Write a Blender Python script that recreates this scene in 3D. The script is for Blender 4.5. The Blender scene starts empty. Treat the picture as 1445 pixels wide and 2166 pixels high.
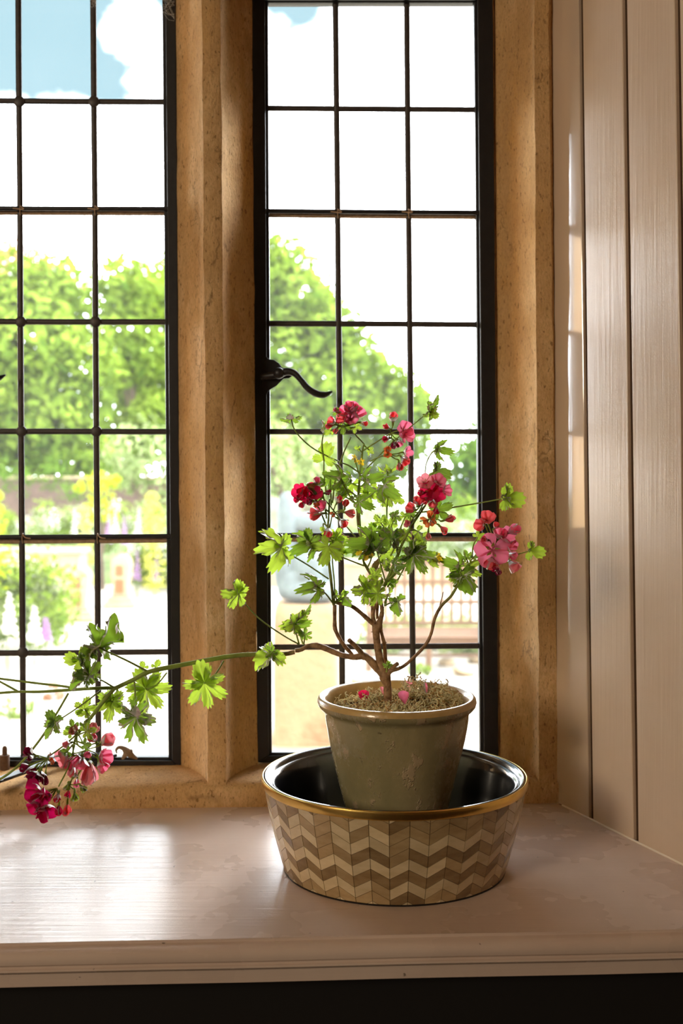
import bpy, bmesh, math, random
import numpy as np
from mathutils import Vector, Matrix, noise as mnoise

R = random.Random(7)
SC = bpy.context.scene
COL = SC.collection

# ------------------------------------------------------------------ camera, world, sun, exposure
F, CX, CY, CH = 2290.0, 722.5, 983.0, 0.55      # focal length, principal point (px of 1445x2166), camera height over the sill
cam_d = bpy.data.cameras.new('camera')
cam = bpy.data.objects.new('camera', cam_d); COL.objects.link(cam)
cam.location = (0, 0, CH); cam.rotation_euler = (math.pi / 2, 0, 0)
cam_d.sensor_fit = 'VERTICAL'; cam_d.sensor_height = 36; cam_d.lens = 36 * F / 2166
cam_d.shift_y = (CY - 1083) / 2166
cam_d.clip_start = 0.05; cam_d.clip_end = 500
cam_d.dof.use_dof = True; cam_d.dof.focus_distance = 1.47; cam_d.dof.aperture_fstop = 5.0
SC.camera = cam
SC.view_settings.view_transform = 'Standard'; SC.view_settings.look = 'None'
SC.view_settings.gamma = 1; SC.view_settings.use_curve_mapping = False
SC.view_settings.exposure = 1.35
SC.cycles.max_bounces = 10; SC.cycles.transparent_max_bounces = 24
SC.cycles.diffuse_bounces = 5; SC.cycles.glossy_bounces = 4; SC.cycles.transmission_bounces = 4
SC.cycles.sample_clamp_indirect = 6; SC.cycles.caustics_reflective = False; SC.cycles.caustics_refractive = False

world = bpy.data.worlds.new('sky'); SC.world = world; world.use_nodes = True
wn, wl = world.node_tree.nodes, world.node_tree.links
wn.clear()
w_out = wn.new('ShaderNodeOutputWorld'); w_bg = wn.new('ShaderNodeBackground')
w_tc = wn.new('ShaderNodeTexCoord')
w_map = wn.new('ShaderNodeMapping'); w_map.inputs['Location'].default_value = (0.25, 0, 0.52); w_map.inputs['Scale'].default_value = (1, 1, 1.5)
w_n = wn.new('ShaderNodeTexNoise'); w_n.inputs['Scale'].default_value = 3.2; w_n.inputs['Detail'].default_value = 7; w_n.inputs['Roughness'].default_value = .5
w_sep = wn.new('ShaderNodeSeparateXYZ')
w_cov = wn.new('ShaderNodeMapRange')           # cloud cover thins out with height
w_cov.inputs['From Min'].default_value = 0.05; w_cov.inputs['From Max'].default_value = 0.42
w_cov.inputs['To Min'].default_value = 0.62; w_cov.inputs['To Max'].default_value = 0.085
w_add = wn.new('ShaderNodeMath'); w_add.operation = 'ADD'
w_r = wn.new('ShaderNodeValToRGB')
w_r.color_ramp.elements[0].position = 0.60; w_r.color_ramp.elements[0].color = (0, 0, 0, 1)
w_r.color_ramp.elements[1].position = 0.68; w_r.color_ramp.elements[1].color = (1, 1, 1, 1)
w_mix = wn.new('ShaderNodeMix'); w_mix.data_type = 'RGBA'
w_mix.inputs['A'].default_value = (0.19, 0.30, 0.345, 1); w_mix.inputs['B'].default_value = (8.0, 8.3, 8.8, 1)
wl.new(w_tc.outputs['Generated'], w_map.inputs['Vector']); wl.new(w_map.outputs[0], w_n.inputs['Vector'])
wl.new(w_tc.outputs['Generated'], w_sep.inputs[0]); wl.new(w_sep.outputs['Z'], w_cov.inputs['Value'])
wl.new(w_n.outputs['Fac'], w_add.inputs[0]); wl.new(w_cov.outputs[0], w_add.inputs[1])
w_x = wn.new('ShaderNodeMath'); w_x.operation = 'MULTIPLY_ADD'; w_x.inputs[1].default_value = .30; wl.new(w_sep.outputs['X'], w_x.inputs[0]); wl.new(w_add.outputs[0], w_x.inputs[2]); wl.new(w_x.outputs[0], w_r.inputs['Fac']); wl.new(w_r.outputs['Color'], w_mix.inputs['Factor'])
wl.new(w_mix.outputs['Result'], w_bg.inputs['Color']); w_bg.inputs['Strength'].default_value = 1.0
wl.new(w_bg.outputs[0], w_out.inputs[0])

sun_d = bpy.data.lights.new('sun', 'SUN'); sun_d.energy = 4.0; sun_d.angle = math.radians(1.0); sun_d.color = (1, .95, .86)
sun = bpy.data.objects.new('sun', sun_d); COL.objects.link(sun)
sun.rotation_euler = Vector((-.50, -.24, .83)).to_track_quat('Z', 'Y').to_euler()
# warm fill added behind the camera, lifting the faces turned to the room
fill_d = bpy.data.lights.new('added_fill', 'AREA'); fill_d.shape = 'DISK'; fill_d.size = 0.9
fill_d.energy = 26; fill_d.color = (1, .84, .62)
fill = bpy.data.objects.new('added_fill', fill_d); COL.objects.link(fill)
fill.location = (-2.8, -2.0, 1.5)
fill.rotation_euler = (Vector((-2.8, -2.0, 1.5)) - Vector((0.1, 1.5, .3))).to_track_quat('Z', 'Y').to_euler()

# ------------------------------------------------------------------ helpers
def P(px, py, D):
    return Vector(((px - CX) * D / F, D, CH - (py - CY) * D / F))
SK = 0.039                                      # the window wall stands 2.2 degrees off the view axis
def W(px, py, D0):
    u = (px - CX) / F
    return P(px, py, D0 / (1 - SK * u))
EX = Vector((1, SK, 0)).normalized(); EN = Vector((-SK, 1, 0)).normalized(); EZ = Vector((0, 0, 1))

def tag(o, label=None, cat=None, group=None, kind=None):
    if label: o['label'] = label
    if cat: o['category'] = cat
    if group: o['group'] = group
    if kind: o['kind'] = kind
    return o
def empty(name, loc=(0, 0, 0), parent=None):
    o = bpy.data.objects.new(name, None); COL.objects.link(o); o.location = loc; o.empty_display_size = .05
    if parent: o.parent = parent
    return o

class MB:
    def __init__(s): s.v = []; s.f = []; s.m = []; s.a = []; s.cm = 0; s.ca = 0.0
    def add(s, vs, fs, attr=None):
        b = len(s.v); s.v += [tuple(x) for x in vs]
        s.f += [tuple(b + i for i in f) for f in fs]; s.m += [s.cm] * len(fs)
        s.a += list(attr) if attr is not None else [s.ca] * len(vs)
    def box(s, lo, hi):
        (x0, y0, z0), (x1, y1, z1) = lo, hi
        s.hexa([(x0, y0, z0), (x1, y0, z0), (x1, y1, z0), (x0, y1, z0), (x0, y0, z1), (x1, y0, z1), (x1, y1, z1), (x0, y1, z1)])
    def hexa(s, c):
        s.add(c, [(0, 3, 2, 1), (4, 5, 6, 7), (0, 1, 5, 4), (1, 2, 6, 5), (2, 3, 7, 6), (3, 0, 4, 7)])
    def loft(s, rows, closed=True, caps=True):
        n = len(rows[0]); vs = [p for r in rows for p in r]; fs = []
        for i in range(len(rows) - 1):
            for j in range(n if closed else n - 1):
                k = (j + 1) % n
                fs.append((i * n + j, i * n + k, (i + 1) * n + k, (i + 1) * n + j))
        if caps and closed:
            fs.append(tuple(range(n))[::-1]); fs.append(tuple((len(rows) - 1) * n + j for j in range(n)))
        s.add(vs, fs)
    def tube(s, pts, rad, sides=8, attr=None):
        pts = [Vector(p) for p in pts]; n = len(pts); rows = []; up = None; at = []
        for i, p in enumerate(pts):
            t = (pts[min(i + 1, n - 1)] - pts[max(i - 1, 0)]).normalized()
            if up is None:
                up = t.orthogonal().normalized()
            up = (up - t * up.dot(t)).normalized(); b = t.cross(up)
            r = rad[i] if isinstance(rad, (list, tuple)) else rad
            rows.append([p + (up * math.cos(a) + b * math.sin(a)) * r for a in [2 * math.pi * k / sides for k in range(sides)]])
            at += [attr[i] if attr else 0.0] * sides
        c = len(s.a); s.loft(rows)
        if attr: s.a[c:] = at
    def lathe(s, prof, seg=64, c=(0, 0), sy=1.0, fn=None, close=False):
        rows = []
        for r, z in prof:
            row = []
            for k in range(seg):
                a = 2 * math.pi * k / seg
                rr = r + (fn(a, z, r) if fn else 0)
                row.append((c[0] + rr * math.cos(a), c[1] + rr * math.sin(a) * sy, z))
            rows.append(row)
        if close: rows.append(rows[0])
        s.loft(rows, caps=not close)
    def build(s, name, mats, parent=None, smooth=True, bevel=0, origin=None, angle=40, attr=False, bseg=2):
        me = bpy.data.meshes.new(name)
        o3 = Vector(origin) if origin is not None else Vector((0, 0, 0))
        me.from_pydata([tuple(Vector(v) - o3) for v in s.v], [], s.f)
        mats = mats if isinstance(mats, (list, tuple)) else [mats]
        for m in mats: me.materials.append(m)
        me.polygons.foreach_set('material_index', s.m)
        if smooth: me.polygons.foreach_set('use_smooth', [True] * len(s.f))
        if attr:
            at = me.attributes.new('tone', 'FLOAT', 'POINT'); at.data.foreach_set('value', s.a)
        me.update()
        bm = bmesh.new(); bm.from_mesh(me); bmesh.ops.recalc_face_normals(bm, faces=bm.faces)
        if smooth:
            ca = math.radians(angle)
            for e in bm.edges:
                if len(e.link_faces) == 2 and e.calc_face_angle(0) > ca: e.smooth = False
        bm.to_mesh(me); bm.free()
        o = bpy.data.objects.new(name, me); COL.objects.link(o); o.location = o3
        if bevel:
            md = o.modifiers.new('bevel', 'BEVEL'); md.width = bevel; md.segments = bseg; md.limit_method = 'ANGLE'; md.angle_limit = math.radians(35)
        if parent is not None:
            o.parent = parent; o.location = o3 - Vector(parent.get('_w', parent.location) if False else world_loc(parent))
        return o
def world_loc(o):
    p = Vector(o.location)
    while o.parent: o = o.parent; p = p + Vector(o.location)
    return p

def catmull(pts, k=5):
    pts = [Vector(p) for p in pts]
    if len(pts) < 3:
        return [pts[0].lerp(pts[-1], i / k) for i in range(k + 1)]
    q = [pts[0] * 2 - pts[1]] + pts + [pts[-1] * 2 - pts[-2]]; out = []
    for i in range(1, len(q) - 2):
        a, b, c, d = q[i - 1:i + 3]
        for j in range(k):
            t = j / k
            out.append(.5 * ((2 * b) + (c - a) * t + (2 * a - 5 * b + 4 * c - d) * t * t + (3 * b - a - 3 * c + d) * t ** 3))
    out.append(pts[-1]); return out
def lerpl(v, n):
    if not isinstance(v, (list, tuple)): return [v] * n
    return [np.interp(i / (n - 1), np.linspace(0, 1, len(v)), v).item() for i in range(n)]

# ------------------------------------------------------------------ materials
def srgb(r, g, b):
    return tuple((c / 255 / 12.92 if c <= 10 else ((c / 255 + .055) / 1.055) ** 2.4) for c in (r, g, b)) + (1,)
class NT:
    def __init__(s, name):
        s.m = bpy.data.materials.new(name); s.m.use_nodes = True; s.t = s.m.node_tree; s.t.nodes.clear()
        s.out = s.t.nodes.new('ShaderNodeOutputMaterial')
    def n(s, ty, **kw):
        x = s.t.nodes.new('ShaderNode' + ty)
        for k, v in kw.items():
            if hasattr(x, k) and not k[0].isupper(): setattr(x, k, v)
            else: x.inputs[k.replace('_', ' ')].default_value = v
        return x
    def l(s, a, b): s.t.links.new(a, b)
    def coord(s, scale=(1, 1, 1), kind='Object'):
        tc = s.n('TexCoord'); mp = s.n('Mapping'); mp.inputs['Scale'].default_value = scale
        s.l(tc.outputs[kind], mp.inputs[0]); return mp.outputs[0]
    def noise(s, vec, scale, detail=4, rough=.55):
        x = s.n('TexNoise'); x.inputs['Scale'].default_value = scale; x.inputs['Detail'].default_value = detail; x.inputs['Roughness'].default_value = rough
        s.l(vec, x.inputs['Vector']); return x.outputs['Fac']
    def ramp(s, fac, stops):
        x = s.n('ValToRGB'); cr = x.color_ramp
        while len(cr.elements) < len(stops): cr.elements.new(.5)
        for e, (p, c) in zip(cr.elements, stops): e.position = p; e.color = c if len(c) == 4 else tuple(c) + (1,)
        s.l(fac, x.inputs['Fac']); return x.outputs['Color']
    def mix(s, fac, a, b, bt='MIX'):
        x = s.n('Mix'); x.data_type = 'RGBA'; x.blend_type = bt
        for sock, v in (('Factor', fac), ('A', a), ('B', b)):
            if hasattr(v, 'node'): s.l(v, x.inputs[sock])
            else: x.inputs[sock].default_value = v
        return x.outputs['Result']
    def bump(s, h, dist, strength=1):
        x = s.n('Bump'); x.inputs['Distance'].default_value = dist; x.inputs['Strength'].default_value = strength
        s.l(h, x.inputs['Height']); return x.outputs['Normal']
    def principled(s, color, rough=.5, normal=None, **kw):
        x = s.n('BsdfPrincipled')
        if hasattr(color, 'node'): s.l(color, x.inputs['Base Color'])
        else: x.inputs['Base Color'].default_value = color
        if hasattr(rough, 'node'): s.l(rough, x.inputs['Roughness'])
        else: x.inputs['Roughness'].default_value = rough
        for k, v in kw.items(): x.inputs[k.replace('_', ' ')].default_value = v
        if normal is not None: s.l(normal, x.inputs['Normal'])
        s.l(x.outputs[0], s.out.inputs[0]); return x

def mat_stone(name, tint=1.0):
    t = NT(name); c = t.coord((1, 1, .45)); c1 = t.coord()
    big = t.noise(c1, 5, 5, .6); mid = t.noise(c, 42, 5, .65); fine = t.noise(c, 330, 4, .7); spk = t.noise(c, 210, 3, .6)
    col = t.ramp(big, [(.3, srgb(206, 160, 98)), (.52, srgb(228, 190, 138)), (.72, srgb(242, 214, 172))])
    col = t.mix(t.ramp(mid, [(.40, (.25, .25, .25)), (.60, (.9, .9, .9))]), srgb(206, 166, 116), col, 'MIX')
    col = t.mix(t.ramp(spk, [(.335, (.75, .75, .75)), (.385, (0, 0, 0))]), col, srgb(124, 92, 60))
    col = t.mix(t.ramp(fine, [(.35, (.5, .5, .5)), (.55, (0, 0, 0))]), col, srgb(176, 138, 94))
    vo = t.n('TexVoronoi', feature='DISTANCE_TO_EDGE'); vo.inputs['Scale'].default_value = 4.2
    wv = t.mix(.12, t.coord((1.3, 1.3, .55)), c1); t.l(t.mix(.10, wv, t.noise(c1, 30, 4)), vo.inputs['Vector'])
    nz = t.noise(c1, 6, 3); m = t.n('Math', operation='MULTIPLY'); t.l(t.ramp(vo.outputs['Distance'], [(.0, (1, 1, 1)), (.012, (0, 0, 0))]), m.inputs[0]); t.l(t.ramp(nz, [(.54, (0, 0, 0)), (.62, (.5, .5, .5))]), m.inputs[1])
    col = t.mix(m.outputs[0], col, srgb(84, 60, 38))
    hs = t.mix(.5, t.mix(.5, mid, spk), fine)
    t.principled(col, .95, t.bump(hs, .006, .8), Specular_IOR_Level=.15)
    return t.m
def mat_paint(name, base, dark, rough=.3, grain=(1, 1, .04), gs=90, coat=.0, ior=1.5, bumpd=.0012, wear=0.0, spec=.5):
    t = NT(name); c = t.coord(grain); c1 = t.coord()
    g = t.noise(c, gs, 4, .6); b = t.noise(c1, 6, 4, .6)
    col = t.mix(t.ramp(b, [(.3, (0, 0, 0)), (.7, (1, 1, 1))]), dark, base)
    if wear:
        w = t.noise(t.coord((1, 1, 1)), 22, 6, .75)
        col = t.mix(t.ramp(w, [(.71, (0, 0, 0)), (.73, (wear, wear, wear))]), col, srgb(104, 94, 92))
        sp = t.noise(c1, 90, 2, .5)
        col = t.mix(t.ramp(sp, [(.74, (0, 0, 0)), (.77, (.7, .7, .7))]), col, srgb(60, 44, 34))
    rr = t.n('MapRange'); rr.inputs['To Min'].default_value = rough * .8; rr.inputs['To Max'].default_value = rough * 1.25; t.l(b, rr.inputs['Value'])
    t.principled(col, rr.outputs[0], t.bump(t.mix(.4, g, b), bumpd, .6), IOR=ior, Specular_IOR_Level=spec, Coat_Weight=coat, Coat_Roughness=rough * .7, Coat_IOR=1.6)
    return t.m
def mat_simple(name, col, rough=.5, metal=0, bump=None, var=0, vs=30, **kw):
    t = NT(name); c = t.coord(); n = t.noise(c, vs, 4, .6)
    d = tuple(x * (1 - var) for x in col[:3]) + (1,)
    cc = t.mix(t.ramp(n, [(.35, (0, 0, 0)), (.65, (1, 1, 1))]), d, col) if var else col
    nm = t.bump(n, bump, .7) if bump else None
    t.principled(cc, rough, nm, Metallic=metal, **kw); return t.m
def mat_leaf(name, a, b, vein, trans, thin=.55, rough=.45, attr=True, rnd=.5, ior=1.25):
    """thin living leaf: diffuse plus translucent light, paler veins"""
    t = NT(name); c = t.coord(); n = t.noise(c, 160, 3, .6)
    oi = t.n('ObjectInfo')
    col = t.mix(t.ramp(n, [(.3, (0, 0, 0)), (.7, (1, 1, 1))]), a, b)
    h = t.n('HueSaturation'); t.l(col, h.inputs['Color'])
    mr = t.n('MapRange'); mr.inputs['To Min'].default_value = 1 - rnd * .35; mr.inputs['To Max'].default_value = 1 + rnd * .35; t.l(oi.outputs['Random'], mr.inputs['Value']); t.l(mr.outputs[0], h.inputs['Value'])
    col = h.outputs['Color']; tc = trans
    if attr:
        at = t.n('Attribute', attribute_name='tone'); f = t.n('Math', operation='MULTIPLY'); f.inputs[1].default_value = .55
        t.l(at.outputs['Fac'], f.inputs[0]); col = t.mix(f.outputs[0], col, vein)
        tc = t.mix(f.outputs[0], trans, tuple(x * .6 for x in trans[:3]) + (1,))
    df = t.n('BsdfDiffuse'); tr = t.n('BsdfTranslucent'); t.l(col, df.inputs[0])
    if hasattr(tc, 'node'): t.l(tc, tr.inputs[0])
    else: tr.inputs[0].default_value = tc
    mx = t.n('MixShader'); mx.inputs[0].default_value = thin; t.l(df.outputs[0], mx.inputs[1]); t.l(tr.outputs[0], mx.inputs[2])
    gl = t.n('BsdfGlossy'); gl.inputs['Roughness'].default_value = rough; fr = t.n('Fresnel'); fr.inputs[0].default_value = ior
    m2 = t.n('MixShader'); t.l(fr.outputs[0], m2.inputs[0]); t.l(mx.outputs[0], m2.inputs[1]); t.l(gl.outputs[0], m2.inputs[2])
    t.l(m2.outputs[0], t.out.inputs[0]); return t.m

M = {}
M['stone'] = mat_stone('honey_limestone')
M['sill'] = mat_paint('sill_paint', srgb(216, 196, 182), srgb(204, 182, 168), .27, (.05, 1, 1), 120, coat=0, wear=.10, spec=.22)
M['panel'] = mat_paint('panel_paint', srgb(214, 192, 168), srgb(206, 182, 156), .34, (1, 1, .03), 170, coat=.25, bumpd=.0016)
M['panel_gloss'] = mat_paint('gloss_panel_paint', srgb(214, 194, 172), srgb(208, 188, 166), .10, (1, 1, .03), 120, coat=1.0, bumpd=.0003)
M['groove'] = mat_simple('groove_shade_brown', srgb(74, 52, 34), .9)  # dark brown stands in for shade in the gaps between boards
M['room'] = mat_simple('room_plaster', srgb(176, 150, 122), .9)
M['sill_shade'] = mat_simple('shade_black_under_sill', srgb(15, 10, 8), .9)  # near-black colour puts the shade below the sill into the wall
M['floor'] = mat_simple('room_floor_boards', srgb(60, 42, 30), .6)
M['iron'] = mat_simple('black_painted_iron', srgb(34, 33, 36), .42, 0, .0006, .25, 60, Specular_IOR_Level=.5)
M['lead'] = mat_simple('lead_cames', srgb(78, 72, 70), .5, .3, .0004, .2, 90)
M['dry'] = mat_simple('bare_lead_edge', srgb(190, 160, 130), .7, 0, .0004, .3, 120)
M['brass'] = mat_simple('polished_brass', srgb(244, 204, 116), .26, 1, .0007, .15, 25)
M['liner'] = mat_simple('black_enamel', srgb(9, 10, 13), .22, 0, .0002, 0, 40, Coat_Weight=.7, Coat_Roughness=.08)
M['ground_line'] = mat_simple('dark_base_line', srgb(26, 22, 20), .5)
M['rope'] = mat_simple('weathered_horn', srgb(150, 128, 106), .8, 0, .002, .3, 60)

t = NT('window_glass')      # clear old glass with a film of dust
tr = t.n('BsdfTransparent'); tr.inputs[0].default_value = (.97, .99, .985, 1)
df = t.n('BsdfTranslucent'); df.inputs[0].default_value = (.9, .93, .92, 1)
mx = t.n('MixShader')
dn = t.noise(t.coord(), 7, 5, .7); dd = t.noise(t.coord(), 420, 2, .5)
mr = t.n('MapRange'); mr.inputs['To Min'].default_value = .006; mr.inputs['To Max'].default_value = .04; t.l(dn, mr.inputs['Value'])
sp = t.ramp(dd, [(.78, (0, 0, 0)), (.82, (.10, .10, .10))]); ad = t.n('Math', operation='ADD'); t.l(mr.outputs[0], ad.inputs[0]); t.l(sp, ad.inputs[1])
t.l(ad.outputs[0], mx.inputs[0]); t.l(tr.outputs[0], mx.inputs[1]); t.l(df.outputs[0], mx.inputs[2])
gl = t.n('BsdfGlossy'); gl.inputs['Roughness'].default_value = .02; fr = t.n('Fresnel'); fr.inputs[0].default_value = 1.45
m2 = t.n('MixShader'); t.l(fr.outputs[0], m2.inputs[0]); t.l(mx.outputs[0], m2.inputs[1]); t.l(gl.outputs[0], m2.inputs[2]); t.l(m2.outputs[0], t.out.inputs[0])
M['glass'] = t.m

# ------------------------------------------------------------------ the stone window: ledge, mullion, jambs, wall
ZL = .0387; ZT = 1.415                        # ledge top, underside of the lintel
def lx(a, b, py):                              # a line that runs from x=a at the top of the frame to x=b at y=1600
    return a + (b - a) * py / 1600.0
def col_pt(a, b, z, D0):                       # the same line in space: at height z on the plane D0
    Y = D0
    for _ in range(3):
        py = CY + (CH - z) * F / Y; u = (lx(a, b, py) - CX) / F; Y = D0 / (1 - SK * u)
    return Vector((u * Y, Y, z))
D_FRONT, D_FR = 1.748, 1.855
def stone_column(name, prof, z0, z1, rough=.0016, nz=46, label=None):
    """prof: list of (xtop, xbottom, D0); lofted with small weathering"""
    mb = MB(); rows = []
    for i in range(nz + 1):
        z = z0 + (z1 - z0) * i / nz; row = []
        for k, (a, b, d) in enumerate(prof):
            p = col_pt(a, b, z, d)
            n = mnoise.noise_vector(p * 22) * rough + mnoise.noise_vector(p * 90) * rough * .5
            row.append(p + n)
        rows.append(row)
    mb.loft(rows); o = mb.build(name, M['stone'], angle=38); tag(o, label, None, None, 'structure'); return o
def cavetto(f, b, n=8, hollow=.45):
    """from the front arris f=(xt,xb,D) back to b, hollowed"""
    out = []
    for i in range(n + 1):
        a = i / n * math.pi / 2; tl = i / n
        s = (1 - math.cos(a)) * hollow + tl * (1 - hollow); d = math.sin(a) * hollow + tl * (1 - hollow)
        out.append(tuple(f[j] + (b[j] - f[j]) * s for j in (0, 1)) + (f[2] + (b[2] - f[2]) * d,))
    return out
mull = ([(428.5, 441, D_FRONT), (431, 443, D_FRONT - .0015), (447, 459, D_FRONT - .002), (464, 475, D_FRONT - .0015)] + cavetto((467, 478, D_FRONT), (533, 545, D_FR))
        + [(534, 546, 1.90), (520, 532, 2.02), (470, 482, 2.09), (430, 442, 2.09), (386, 396, 2.02), (371, 382, 1.90)] + cavetto((427, 440, D_FRONT), (372, 383, D_FR))[::-1])
stone_column('trim_1', mull, ZL - .004, 1.53, label='honey limestone mullion between the two leaded windows')
jr = ([(1131, 1141, D_FRONT)] + cavetto((1130, 1140, D_FRONT), (1054, 1064, D_FR + .004), hollow=.38)
      + [(1046, 1057, D_FR + .006), (1044, 1055, D_FR + .031), (1030, 1042, D_FR + .0325), (1036, 1046, 1.90), (1080, 1090, 2.09), (1400, 1400, 2.09), (1400, 1400, 1.80), (1166, 1186, D_FRONT + .012), (1160, 1180, D_FRONT)])
stone_column('trim_2', jr, -.01, 1.53, label='honey limestone jamb beside the cream boarded wall')
jl = ([(-229, -222, D_FRONT), (-255, -250, D_FRONT), (-700, -700, 1.80), (-700, -700, 2.09), (-180, -172, 2.09), (-140, -133, 1.90), (-134, -127, D_FR + .03)] + cavetto((-228, -221, D_FRONT), (-138, -131, D_FR))[::-1])
stone_column('trim_3', jl, -.01, 1.53, label='honey limestone jamb beyond the opened casement stay')
# ledge: one long weathered stone, top face sloping a little, uneven front arris
mb = MB(); rows = []
NX = 150
for i in range(NX + 1):
    px = -260 + (1182 + 260) * i / NX
    u = (px - CX) / F; q = Vector((px * .013, 0, 0))
    bite = mnoise.noise(Vector((px * .02, 3.1, 0))) * .0035 + mnoise.noise(Vector((px * .07, 9.1, 0))) * .0018
    dip = mnoise.noise(Vector((px * .011, 7.7, 0))) * .0018 - (.006 if px < 260 else .006 * max(0, (420 - px) / 160) if px < 420 else 0)
    if px > 1062: dip = -.0
    def G(D0, z):
        Y = D0 / (1 - SK * u); n = mnoise.noise_vector(Vector((u * Y * 60, D0 * 40, z * 60))) * .0009
        return Vector((u * Y, Y, z)) + n
    prof = [(1.750, -.012), (1.7445, .002), (1.744 + bite * .4, .012), (1.7435 + bite, .026 + dip * .5), (1.746 + bite, .0335 + dip), (1.752 + bite, .0372 + dip), (1.765, ZL + dip * .8),
            (1.79, ZL + dip * .6), (1.82, ZL + dip * .3), (1.86, ZL), (1.90, ZL), (1.90, ZL - .06), (1.80, -.04), (1.75, -.04)]
    rows.append([G(*p) for p in prof])
mb.loft(rows); tag(mb.build('trim_4', M['stone'], angle=50), 'weathered limestone ledge under the leaded windows', kind='structure')

# wall of the house: masonry below, above and beside the opening (kept behind the splayed boards)
def wpt(x, d0, z): return Vector((x, d0 + SK * x, z))
mb = MB()
def wbox(x0, x1, d0, d1, z0, z1):
    mb.hexa([wpt(x0, d0, z0), wpt(x1, d0, z0), wpt(x1, d1, z0), wpt(x0, d1, z0), wpt(x0, d0, z1), wpt(x1, d0, z1), wpt(x1, d1, z1), wpt(x0, d1, z1)])
wbox(-3.4, 3.4, 1.80, 2.12, -1.4, -.045)       # below, outer leaf
wbox(-3.4, -.86, 1.80, 2.12, -.045, 2.1); wbox(.50, 3.4, 1.80, 2.12, -.045, 2.1)
wbox(-.86, .50, 1.745, 1.895, 1.372, 2.1); wbox(-.86, .50, 1.895, 2.12, 1.52, 2.1)
wbox(-.86, -.72, 1.80, 2.10, -.045, 1.52); wbox(.37, .50, 1.80, 2.10, -.045, 1.52)
tag(mb.build('wall_back', M['stone'], smooth=False), kind='structure')
# leaf of the wall inside the room, either side of the splayed reveal
mb = MB()
def prism(pts, z0, z1):
    n = len(pts); mb.add([(x, y, z0) for x, y in pts] + [(x, y, z1) for x, y in pts],
                         [tuple(range(n))[::-1], tuple(n + i for i in range(n))] + [(i, (i + 1) % n, n + (i + 1) % n, n + i) for i in range(n)])
OX, OY, DX, DY = .3594, 1.742, .398, -.918       # the right splay: start and direction
LEAN = .0211                                     # boards lean a little, as the old wall does
mb.cm = 0
prism([(.640, 1.30), (3.4, 1.43), (3.4, 1.86), (.50, 1.80), (.46, 1.72)], -.72, 2.1)
prism([(-1.02, 1.21), (-3.4, 1.10), (-3.4, 1.66), (-.84, 1.75), (-.80, 1.70)], -.72, 2.1)
tag(mb.build('wall_front', M['room'], smooth=False), kind='structure')
mb = MB()
mb.hexa([(-1.02, 1.215, 1.45), (.66, 1.295, 1.45), (.50, 1.79, 1.45), (-.84, 1.74, 1.45), (-1.02, 1.215, 2.1), (.66, 1.295, 2.1), (.50, 1.79, 2.1), (-.84, 1.74, 2.1)])
tag(mb.build('ceiling', M['room'], smooth=False), 'painted soffit over the window recess', kind='structure')
# the rest of the room
mb = MB(); mb.box((-3.4, -4.6, 2.1), (3.4, 1.9, 2.2)); tag(mb.build('ceiling', M['room'], smooth=False), kind='structure')
mb = MB(); mb.box((-3.4, -4.6, -.86), (3.4, 1.36, -.76)); tag(mb.build('floor', M['floor'], smooth=False), kind='structure')
for nm, lo, hi in (('wall_left', (-3.5, -4.6, -.86), (-3.4, 1.9, 2.2)), ('wall_right', (3.4, -4.6, -.86), (3.5, 1.9, 2.2)), ('wall_rear', (-3.4, -4.7, -.86), (3.4, -4.6, 2.2))):
    mb = MB(); mb.box(lo, hi); tag(mb.build(nm, M['room'], smooth=False), kind='structure')
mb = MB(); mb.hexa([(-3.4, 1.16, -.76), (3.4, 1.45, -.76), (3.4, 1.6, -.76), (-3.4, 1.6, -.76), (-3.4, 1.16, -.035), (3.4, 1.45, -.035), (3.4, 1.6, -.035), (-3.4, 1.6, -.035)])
tag(mb.build('wall_lower', M['sill_shade'], smooth=False), 'wall below the window sill, coloured near black as shade', kind='structure')

# splayed boarded reveal, right: backing plus separate boards
def sp(t, z, out=0.0, side=1):
    """point on the right splay; t along the wall from the stone, out towards the recess"""
    tt = t - LEAN * z * 1.0 if side == 1 else t
    if side == 1: return Vector((OX + DX * tt - .918 * out, OY + DY * tt - .398 * out, z))
    return Vector((-.765 - DX * t + .918 * out, 1.715 + DY * t - .398 * out, z))
def boards(name, edges, side, label):
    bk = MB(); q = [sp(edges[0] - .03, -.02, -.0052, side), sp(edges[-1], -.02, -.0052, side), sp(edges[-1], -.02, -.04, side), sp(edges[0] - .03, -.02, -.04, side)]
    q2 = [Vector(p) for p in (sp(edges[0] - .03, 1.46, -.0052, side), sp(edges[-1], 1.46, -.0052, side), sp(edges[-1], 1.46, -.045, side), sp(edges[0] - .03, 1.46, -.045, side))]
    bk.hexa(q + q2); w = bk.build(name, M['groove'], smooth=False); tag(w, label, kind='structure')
    for i in range(len(edges) - 1):
        a, b = edges[i] + (.0046 if i else -.012), edges[i + 1] - .0046
        mb = MB(); rows = []
        tl = R.uniform(-.0008, .0008) if i else 0
        for k in range(25):
            z = .0005 + (1.455 - .0005) * k / 24
            wob = mnoise.noise(Vector((i * 3.3, z * 3, 0))) * (.0006 if i else .00008)
            row = []
            for (tt, o) in [(a, -.0075), (a, -.003 + tl), (a + .0004, -.0008 + tl), (a + .0014, 0 + tl), (a + .25 * (b - a), .0001 + wob), (a + .75 * (b - a), .0001 - wob), (b - .0014, -tl), (b - .0004, -.0008 - tl), (b, -.003 - tl), (b, -.0075)]:
                row.append(sp(tt + wob * .8, z, o, side))
            rows.append(row)
        mb.loft(rows); mb.build('plank', M['panel_gloss' if i == 0 else 'panel'], w, angle=18)
    return w
boards('trim_5', [-.010, .0686, .176, .290, .40, .51, .62], 1, 'vertical cream painted boards beside the right-hand stone jamb')
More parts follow.
